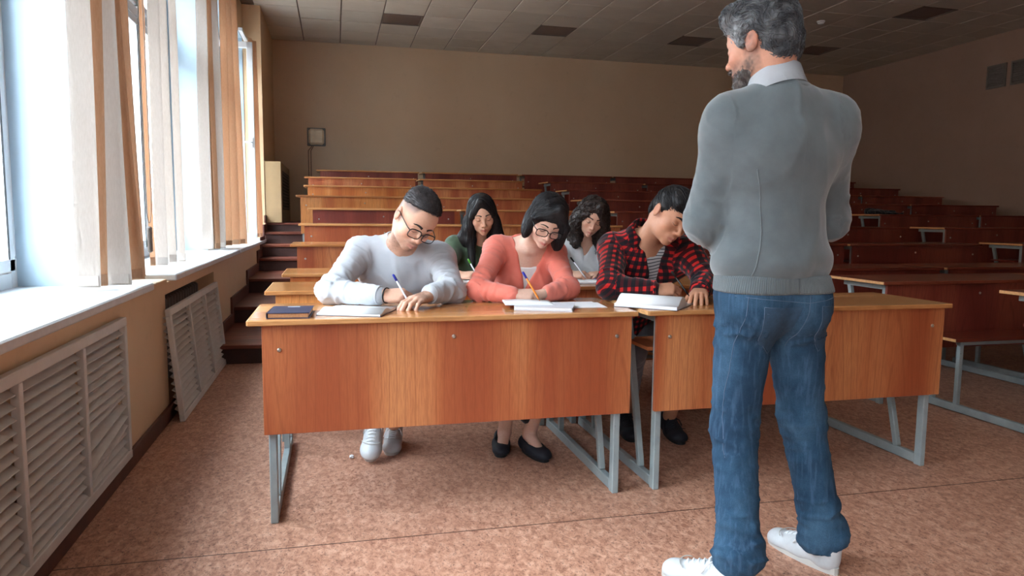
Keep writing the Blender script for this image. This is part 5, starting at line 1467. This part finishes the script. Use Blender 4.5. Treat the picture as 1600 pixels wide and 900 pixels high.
def teacher():
    root = person('standing teacher seen from behind, grey sweater, blue jeans and white trainers', (1.36, 1.97, 0))
    pel, nb = V3(1.330, 1.985, .935), V3(1.328, 1.985, 1.545); fw = V3(-.04, 1, 0)
    shL, shR = V3(1.190, 2.02, 1.455), V3(1.512, 1.985, 1.462)
    elL, wrL = V3(1.140, 2.055, 1.140), V3(1.29, 2.245, 1.155)
    elR, wrR = V3(1.590, 2.075, 1.150), V3(1.42, 2.255, 1.165)
    f = Frame((1.282, 2.02, 1.688), -120, 10, 0, 1.06)
    hd = head_ops(f)
    neck = [rc(nb-UP*.04, f(0, -.035, -.055), .066, .060, .025), rc(f(0, -.01, -.05), f(0, -.045, -.02), .055, .062, .03)]
    tor, R = torso_ops(pel, nb, fw, .172, .118, 0, 1.0, (shR, shL), .064)
    hL = hand_ops(wrL, (.9, .1, -.05), (0, 1, .1), -1, (.25, .25, .3, .3), (.3, .3, .35, .4), (.3, .4)); hR = hand_ops(wrR, (-.9, .1, -.05), (0, 1, .1), 1, (.25, .25, .3, .3), (.3, .3, .35, .4), (.3, .4))
    arms = arm_ops(shR, elR, wrR, (.055, .047, .031))+arm_ops(shL, elL, wrL, (.055, .047, .031))
    hipL, hipR = V3(1.250, 1.985, .90), V3(1.416, 1.985, .90); kL, kR = V3(1.222, 1.985, .495), V3(1.478, 2.000, .505); aL, aR = V3(1.198, 1.880, .09), V3(1.556, 1.962, .09)
    legs = leg_parts(hipR, kR, aR, hipL, kL, aL, (.085, .058, .038))
    grey = lambda L: (lin(120, 118, 116), np.clip((L[:, 2]-.01)/.03, 0, 1)*np.clip((.06-L[:, 1])/.02, 0, 1)*np.clip((.076-np.abs(L[:, 0]))/.003, 0, 1)*.5)
    me = skin_mesh(hd+neck+tor+arms+hL+hR+legs, .0026, [box_of([f.o], .172)], .009, skin_tint(f, lin(208, 152, 126), lin(176, 106, 94), beard_fn(lin(88, 76, 70), .85, .8, .7, -.036), grey, .45), M['skin'])
    wlink('body', me, root)
    t = .014
    sl = [rc(shR, elR, .072, .064, .05), rc(elR, wrR, .064, .046, .03), rc(shL, elL, .072, .066, .05), rc(elL, wrL, .066, .046, .03)]
    low = [ell(pel+UP*.09, (.198, .142, .12), R, .04)]
    top = grown(tor[1:], t)+sl+low
    cutz = hull([((0, 0, 1), V3(0, 0, .966))], pel, .5, .012, '-')
    hole = rc(nb+UP*.028, nb+UP*.2, .070, .074, .004, '-')
    mk = mat_knit('grey_sweater_knit', srgb(94, 102, 105), srgb(108, 116, 119), .9, 700, .14, fuzz=.5)
    segs = [(pel, nb, .15, 0, fw), (shR, elR, .065, 0, V3(0, 1, 0)), (elR, wrR, .055, .34, UP), (shL, elL, .065, 0, V3(0, 1, 0)), (elL, wrL, .055, .34, UP)]
    def rel(V, gc):
        d = folds(V, gc, .0050, .0060, (elL, elR), 51, (0,), 20, 8)
        return d+.006*np.exp(-((V[:, 2]-1.03)/.05)**2)*vnoise(np.stack([V[:, 0]*12, V[:, 1]*12, V[:, 2]*25], 1), 9)
    lo, hi = bounds(top); SV, SQ = Field(lo, hi, .0065).apply(top+[cutz, hole]).mesh(); SV = smooth_verts(SV, SQ, 2)
    gc = limb_coords(SV, segs); SV = SV+vert_normals(SV, SQ)*rel(SV, gc)[:, None]
    s = wlink('sweater', np_mesh('sweater', SV, SQ, mk, {'gc': ('FLOAT_VECTOR', gc)}), root); s['label'] = 'grey fine-knit sweater'
    # seams of the sweater: side panel and sleeve
    wlink('seam', project_lines('seam', SV, SQ, [[(1.205, 0, 1.30), (1.222, 0, 1.22), (1.222, 0, 1.12), (1.200, 0, .985)]], mk, .0022, .0005), s, s)
    nbm = neck_band(top, nb+UP*.028, nb+UP*.2, .070, .022, mk)
    if nbm: wlink('neck_band', nbm, root)
    # ribbed hem
    hem = grown([ell(pel+V3(0, 0, .0), (.180, .128, .11), R, .05), ell(pel+V3(-.078, -.045, -.045), (.098, .092, .115), R, .04), ell(pel+V3(.078, -.045, -.045), (.098, .092, .115), R, .04), ell(pel+UP*.09, (.178, .126, .12), R, .04)], .008)
    V, Q = Field(pel-V3(.26, .22, .05), pel+V3(.26, .22, .1), .005).apply(hem+[hull([((0, 0, 1), V3(0, 0, .985)), ((0, 0, -1), V3(0, 0, .930))], pel, .4, .008, '&')]).mesh(); V = smooth_verts(V, Q, 1)
    wlink('ribbed_hem', np_mesh('ribbed_hem', V, Q, mat_knit('grey_rib_knit', srgb(96, 104, 107), srgb(108, 116, 119), .9, 330, 1.0), {'gc': ('FLOAT_VECTOR', limb_coords(V, [(pel-UP*.1, pel+UP*.2, .17, 0, fw)]))}), root)
    M['shirt_white'] = mat_plain('white_shirt_cotton', srgb(226, 228, 232), .7, var=.03)
    wlink('shirt_collar', collar('shirt_collar', nb+V3(-.008, .008, .022), unit(V3(-.10, .12, 1)), fw, .070, .094, .052, .012, -150, 150, M['shirt_white'], .003, 40, .045), root)
    # hair
    ho = [f.el((0, -.016, .044), (.086, .106, .092), .02), f.el((0, .030, .098), (.068, .066, .040), .03), f.el((0, -.066, -.018), (.070, .046, .062), .03), f.rc((-.05, .055, .085), (.05, .055, .085), .030, .030, .03),
          f.rc((.066, .026, .03), (.070, .016, -.005), .012, .008, .012), f.rc((-.066, .026, .03), (-.070, .016, -.005), .012, .008, .012),
          f.el((0, .096, -.020), (.070, .075, .076), .012, '-'), f.el((.078, -.012, -.010), (.028, .024, .036), .008, '-'), f.el((-.078, -.012, -.010), (.028, .024, .036), .008, '-'), f.el((0, .02, -.098), (.12, .088, .080), .012, '-'), f.el((0, -.07, -.120), (.12, .09, .05), .012, '-')]
    def tg(L):
        w = np.clip((L[:, 1]+.03)/.09, 0, 1)*np.clip((.085-L[:, 2])/.06, 0, 1); w = np.clip(w+.28*vnoise(L*np.array([60, 60, 60.]), 3)+.12, 0, 1)[:, None]
        return lin(70, 72, 76)*(1-w)+lin(176, 178, 180)*w
    hm = hair_mesh(f, ho, .0038, M['hair_grey'], tg, lambda L: (.3*math.sin(L[1]*60), -.55+.6*math.sin(L[2]*70+L[1]*40), .45*math.cos(L[1]*70)-.35), 1500, .040, 8, .0014, .0035,
                   lambda L: .0045*vnoise(L*np.array([50, 50, 50.]), 2), 12, None, .5, 1)
    wlink('hair', hm, root)
    face_parts(root, f, hd, M['brow_soft'], 1.2)
    # short full beard
    bo = [f.el((0, .030, -.072), (.058, .056, .044), .02), f.el((0, .074, -.104), (.028, .024, .024), .03), f.el((0, .088, -.056), (.028, .018, .009), .01),
          f.el((0, .108, -.0705), (.024, .03, .0095), .006, '-'), f.el((0, .06, -.030), (.075, .07, .022), .008, '-'), f.el((.050, .066, -.046), (.022, .03, .022), .012, '-'), f.el((-.050, .066, -.046), (.022, .03, .022), .012, '-'),
          hull([(f.vec(0, 1, 0), f(0, -.004, 0))], f(0, -.1, -.05), .12, .012, '-')]
    def tb(L):
        w = np.clip(.35+.5*vnoise(L*80, 3)+np.clip((-.085-L[:, 2])/.03, 0, 1)*.3, 0, 1)[:, None]; return lin(82, 62, 54)*(1-w)+lin(134, 128, 124)*w
    bmh = hair_mesh(f, bo, .0032, M['hair_grey'], tb, lambda L: (L[0]*3, .3, -1), 700, .014, 6, .0008, .003, lambda L: .002*vnoise(L*110, 4), 21, None, .5, 1); bmh.name = 'beard'
    wlink('beard', bmh, root)
    # jeans
    cut = V3(0, 0, 0)
    jo = [ell(pel+V3(0, 0, .0), (.180, .128, .11), R, .05), ell(pel+V3(-.078, -.045, -.045), (.098, .092, .115), R, .04), ell(pel+V3(.078, -.045, -.045), (.098, .092, .115), R, .04),
          rc(hipL, kL, .096, .070, .03), rc(kL, aL+UP*.03, .070, .064, .03), rc(hipR, kR, .096, .070, .03), rc(kR, aR+UP*.03, .070, .064, .03),
          rc(aL+V3(-.015, .012, .02), aL+V3(.02, 0, .035), .066, .062, .03), rc(aR+V3(-.01, .012, .02), aR+V3(.01, 0, .035), .066, .062, .03)]
    segj = [(pel, hipL-UP*.02, .16, 0, fw), (hipL, kL, .08, 0, fw), (kL, aL, .066, .4, fw), (hipR, kR, .08, 0, fw), (kR, aR, .066, .4, fw)]
    lo, hi = bounds(jo); JV, JQ = Field(lo, hi, .0075).apply(jo+[hull([((0, 0, 1), V3(0, 0, .018))], (1.38, 1.95, 0), .5, .004, '-'), hull([((0, 0, -1), V3(0, 0, .965))], pel, .4, .004, '-')]).mesh()
    JV = smooth_verts(JV, JQ, 1); gj = limb_coords(JV, segj); N = vert_normals(JV, JQ)
    na = 1.5*ridge(np.stack([gj[:, 0]*8+gj[:, 1]*6, gj[:, 1]*22, gj[:, 2]*3.3], 1), 61)-.3+.4*vnoise(np.stack([gj[:, 0]*18, gj[:, 1]*50, gj[:, 2]], 1), 62)
    wg = .25+sum(np.exp(-(np.linalg.norm(JV-p, axis=1)/.09)**2) for p in (kL, kR))*.7+sum(np.exp(-(np.linalg.norm(JV-p-UP*.06, axis=1)/.10)**2) for p in (aL, aR))*1.5+.6*np.exp(-((JV[:, 2]-.80)/.05)**2)
    JV = JV+N*(na*.0065*wg*np.clip((JV[:, 2]-.022)/.05, 0, 1))[:, None]
    j = wlink('jeans', np_mesh('jeans', JV, JQ, mat_denim(), {'gc': ('FLOAT_VECTOR', gj)}), root)
    thr = mat_plain('denim_thread', srgb(86, 104, 128), .8)
    pk = lambda x0, x1: [[(x0, 0, .895), (x1, 0, .888), (x1-.012*np.sign(x1-x0), 0, .775), ((x0+x1)/2-.01, 0, .745), (x0+.008*np.sign(x1-x0), 0, .790), (x0, 0, .895)], [(x0, 0, .876), (x1, 0, .870)]]
    lines = pk(1.225, 1.352)+pk(1.420, 1.515)+[[(1.378, 0, .93), (1.375, 0, .86), (1.360, 0, .76)], [(1.16, 0, .925), (1.375, 0, .905), (1.54, 0, .925)], [(1.185, 0, .925), (1.178, 0, .80), (1.160, 0, .60), (1.158, 0, .42)]]
    wlink('stitching', project_lines('stitching', JV, JQ, lines, thr, .0011, .0006), j, j)
    dk = mat_plain('denim_pocket', srgb(46, 74, 98), .85, var=.2, nscale=60)
    bvh = BVHTree.FromPolygons([tuple(p) for p in JV], [tuple(q) for q in JQ.tolist()])
    for (x0, x1) in ((1.225, 1.352), (1.420, 1.515)):
        bm = bm_new(); g = []
        for a in range(11):
            row = []
            for b in range(9):
                u = b/8; v = a/10; x = x0+(x1-x0)*u-.010*v*(u-.5)*2*np.sign(x1-x0); zb = .748+.030*abs(u-.5)*2; z = .893+(zb-.893)*v
                h = bvh.ray_cast(Vector((x, 1.0, z)), Vector((0, 1, 0))); row.append(bm.verts.new(h[0]+Vector((0, -.0022, 0)) if h[0] is not None else Vector((x, 1.9, z))))
            g.append(row)
        for a in range(10):
            for b in range(8): bm.faces.new((g[a][b], g[a][b+1], g[a+1][b+1], g[a+1][b]))
        bmesh.ops.recalc_face_normals(bm, faces=bm.faces[:]); 
        wlink('pocket', bm_mesh(bm, 'pocket', dk, True), j, j)
    shoe(root, (1.025, 2.045, 0), (1.220, 1.835, 0), M['white_leather'], M['white_sole'], UP, M['white'], .047, .075)
    shoe(root, (1.512, 2.180, 0), (1.575, 1.900, 0), M['white_leather'], M['white_sole'], UP, M['white'], .047, .075)
teacher()
# ================================================================ things on the desks and the floor
M['paper'] = mat_plain('white_paper', srgb(236, 236, 238), .7, var=.02)
M['cover'] = mat_plain('notebook_cover', srgb(70, 72, 84), .5)
M['cover_blue'] = mat_plain('blue_cover', srgb(44, 62, 120), .45, var=.08)
M['cover_navy'] = mat_plain('navy_leatherette', srgb(40, 42, 70), .5, var=.15, nscale=80)
M['page_tan'] = mat_plain('tan_page_block', srgb(172, 122, 82), .7, var=.15, nscale=160)
M['tape'] = mat_plain('pale_label', srgb(206, 206, 214), .6)
DT = .775
def page_block(w, d, t, bulge, s, lift=0.0, n=14):
    """one half of an open notebook; spine at x=0"""
    bm = bm_new(); top = []; bot = []
    for i in range(n+1):
        u = i/n; x = s*u*w; z = t*(1-.35*u)+bulge*math.sin(PI*min(1, u*1.15))**1.2*(1-.25*u)+lift*max(0, u-.55)**2*4
        zb = max(0.0, lift*max(0, u-.55)**2*4-.001)
        x2 = x*(1-.04*(lift > 0)*u)
        top.append([bm.verts.new((x2, y, z)) for y in (0, d)]); bot.append([bm.verts.new((x2, y, zb)) for y in (0, d)])
    for i in range(n):
        for A, fl_ in ((top, 0), (bot, 1)):
            f = bm.faces.new((A[i][0], A[i+1][0], A[i+1][1], A[i][1])); f.smooth = not fl_
        bm.faces.new((top[i][0], top[i+1][0], bot[i+1][0], bot[i][0])); bm.faces.new((top[i][1], top[i+1][1], bot[i+1][1], bot[i][1]))
    bm.faces.new((top[n][0], top[n][1], bot[n][1], bot[n][0])); bm.faces.new((top[0][0], top[0][1], bot[0][1], bot[0][0]))
    return bm_mesh(bm, 'page_block', M['paper'])
def open_notebook(loc, rz, w, d, tl, tr, label, bl=.010, br=.010, ll=0, lr=0, cover=None):
    r = empty('notebook', loc, rz); tag(r, label, 'notebook', 'open notebooks on the desks')
    link('page_block', page_block(w, d, tl, bl, -1, ll), None, r, (0, 0, .002)); link('page_block', page_block(w, d, tr, br, 1, lr), None, r, (0, 0, .002))
    link('cover', box_me('cover', 2*w+.006, d+.004, .002, cover or M['cover'], 0), None, r, (-w-.003, -.002, 0))
    return r
open_notebook((.205, 2.815, DT), math.radians(70), .135, .245, .010, .006, 'open white notebook in front of the man in white', .014, .006)
open_notebook((1.452, 2.765, DT), math.radians(48), .150, .270, .020, .004, 'open white notebook with curling pages before the man in the checked shirt', .034, .002)
# the woman in coral: closed exercise book, an open one on top and a loose sheet
r = empty('notebook', (.700, 2.790, DT), math.radians(-22)); tag(r, 'thick white exercise book under the coral woman\'s hands', 'notebook', 'open notebooks on the desks')
link('page_block', box_me('page_block', .235, .165, .013, M['paper'], .002), None, r, (0, 0, .002)); link('cover', box_me('cover', .238, .168, .002, M['tape'], 0), None, r, (-.001, -.001, 0)); link('cover', box_me('cover', .238, .168, .002, M['tape'], 0), None, r, (-.001, -.001, .015))
r = empty('exercise_book', (.672, 2.825, DT+.017), math.radians(-8)); tag(r, 'open page on top of the exercise book before the coral woman', 'exercise book')
link('page_block', page_block(.20, .155, .004, .006, 1), None, r); link('cover', box_me('cover', .20, .155, .001, M['tape'], 0), None, r, (0, 0, -.001))
r = empty('paper_sheet', (.86, 2.83, DT), math.radians(-6)); tag(r, 'loose white paper sheet lying right of the exercise book', 'paper')
link('sheet', box_me('sheet', .25, .17, .0012, M['paper'], 0), None, r, (0, 0, .0004)); link('sheet', box_me('sheet', .25, .17, .0012, M['paper'], 0), None, r, (-.012, .008, .0018), (0, 0, .05))
# navy book
r = empty('book', (-.245, 2.705, DT), math.radians(-3)); tag(r, 'small navy hardback book with tan page edges at the desk corner', 'book')
link('page_block', box_me('page_block', .142, .196, .016, M['page_tan'], .001), None, r, (.003, .003, .003))
for z in (0, .019): link('cover', box_me('cover', .150, .202, .003, M['cover_navy'], .001), None, r, (0, 0, z))
link('spine', box_me('spine', .003, .202, .022, M['cover_navy'], .001), None, r, (-.003, 0, 0))
link('label', box_me('label', .045, .012, .0008, M['tape'], 0), None, r, (.055, .165, .022))
# second row papers
open_notebook((.735, 3.955, DT), math.radians(4), .10, .14, .004, .005, 'small open notebook before the woman in green', .004, .004)
open_notebook((1.405, 3.80, DT), math.radians(-3), .105, .17, .006, .006, 'open notebook before the woman in pale knit', .006, .006)
r = empty('exercise_book', (1.50, 3.79, DT), math.radians(6)); tag(r, 'blue covered exercise book beside the curly-haired woman\'s notebook', 'exercise book')
link('page_block', box_me('page_block', .145, .19, .010, M['paper'], .001), None, r, (.002, .002, .002)); link('cover', box_me('cover', .15, .195, .0025, M['cover_blue'], 0), None, r, (0, 0, .012)); link('cover', box_me('cover', .15, .195, .002, M['cover_blue'], 0), None, r)
r = empty('smartphone', (.535, 4.02, DT), math.radians(20)); tag(r, 'brown wallet lying open behind the man in white', 'wallet'); r.name = 'wallet'
link('flap', box_me('flap', .09, .075, .008, mat_plain('brown_leather', srgb(90, 40, 32), .5), .003), None, r); link('sheet', box_me('sheet', .075, .055, .006, M['paper'], .001), None, r, (-.02, .012, .009))
# pens
blue = mat_plain('blue_plastic', srgb(38, 48, 170), .3); clear = mat_plain('clear_white_plastic', srgb(214, 212, 222), .25); orange = mat_plain('orange_plastic', srgb(238, 130, 34), .35); green = mat_plain('green_plastic', srgb(96, 196, 60), .35)
pen('clear pen with a blue cap held by the man in white', (.292, 2.905, .792), (.226, 2.935, .914), clear, blue)
pen('orange pen with a blue cap held by the woman in coral', (.842, 2.905, .795), (.769, 2.925, .920), orange, blue)
pen('bright green pen held by the woman in green', (.800, 4.00, .785), (.738, 4.04, .905), clear, green)
pen('white pen with a dark cap held by the curly-haired woman', (1.440, 3.985, .785), (1.352, 4.03, .913), clear, M['frame_black'])
pen('dark pen held by the man in the checked shirt', (1.535, 2.89, .80), (1.462, 2.935, .915), M['frame_black'], M['frame_black'])
# litter on the floor
bm = bm_new(); bmesh.ops.create_icosphere(bm, subdivisions=2, radius=.012)
for v in bm.verts: v.co *= 1+random.uniform(-.35, .25); v.co.z = v.co.z*.7+.008
o = link('paper_scrap', bm_mesh(bm, 'paper_scrap', M['paper']), None, None, (.06, 3.385, 0.0015)); tag(o, 'tiny crumpled white paper scrap on the floor beside the white trainers', 'paper scrap')
# dark jacket on a far right desk
x0 = B3[5]-.06
ops = [rc((x0+.0, ROWY[5]+.05, ROWZ[5]+.80), (x0+.38, ROWY[5]+.10, ROWZ[5]+.80), .032, .028, .03), rc((x0+.05, ROWY[5]+.16, ROWZ[5]+.81), (x0+.30, ROWY[5]+.18, ROWZ[5]+.80), .04, .035, .03), rc((x0+.02, ROWY[5]+.05, ROWZ[5]+.79), (x0+.45, ROWY[5]+.02, ROWZ[5]+.785), .012, .012, .02),
       hull([((0, 0, 1), V3(0, 0, ROWZ[5]+.777))], (x0, ROWY[5], ROWZ[5]+.7), .6, .004, '-')]
lo, hi = bounds(ops); V, Q = Field(lo, hi, .009).apply(ops).mesh(); V = V+vert_normals(V, Q)*(.007*vnoise(V*40, 3))[:, None]; V[:, 2] = np.maximum(V[:, 2], ROWZ[5]+.777)
o = link('folded_jacket', np_mesh('folded_jacket', V, Q, M['black_trousers'], {'gc': ('FLOAT_VECTOR', V.copy())})); tag(o, 'dark folded jacket left on a far right-hand desk behind the teacher', 'jacket')
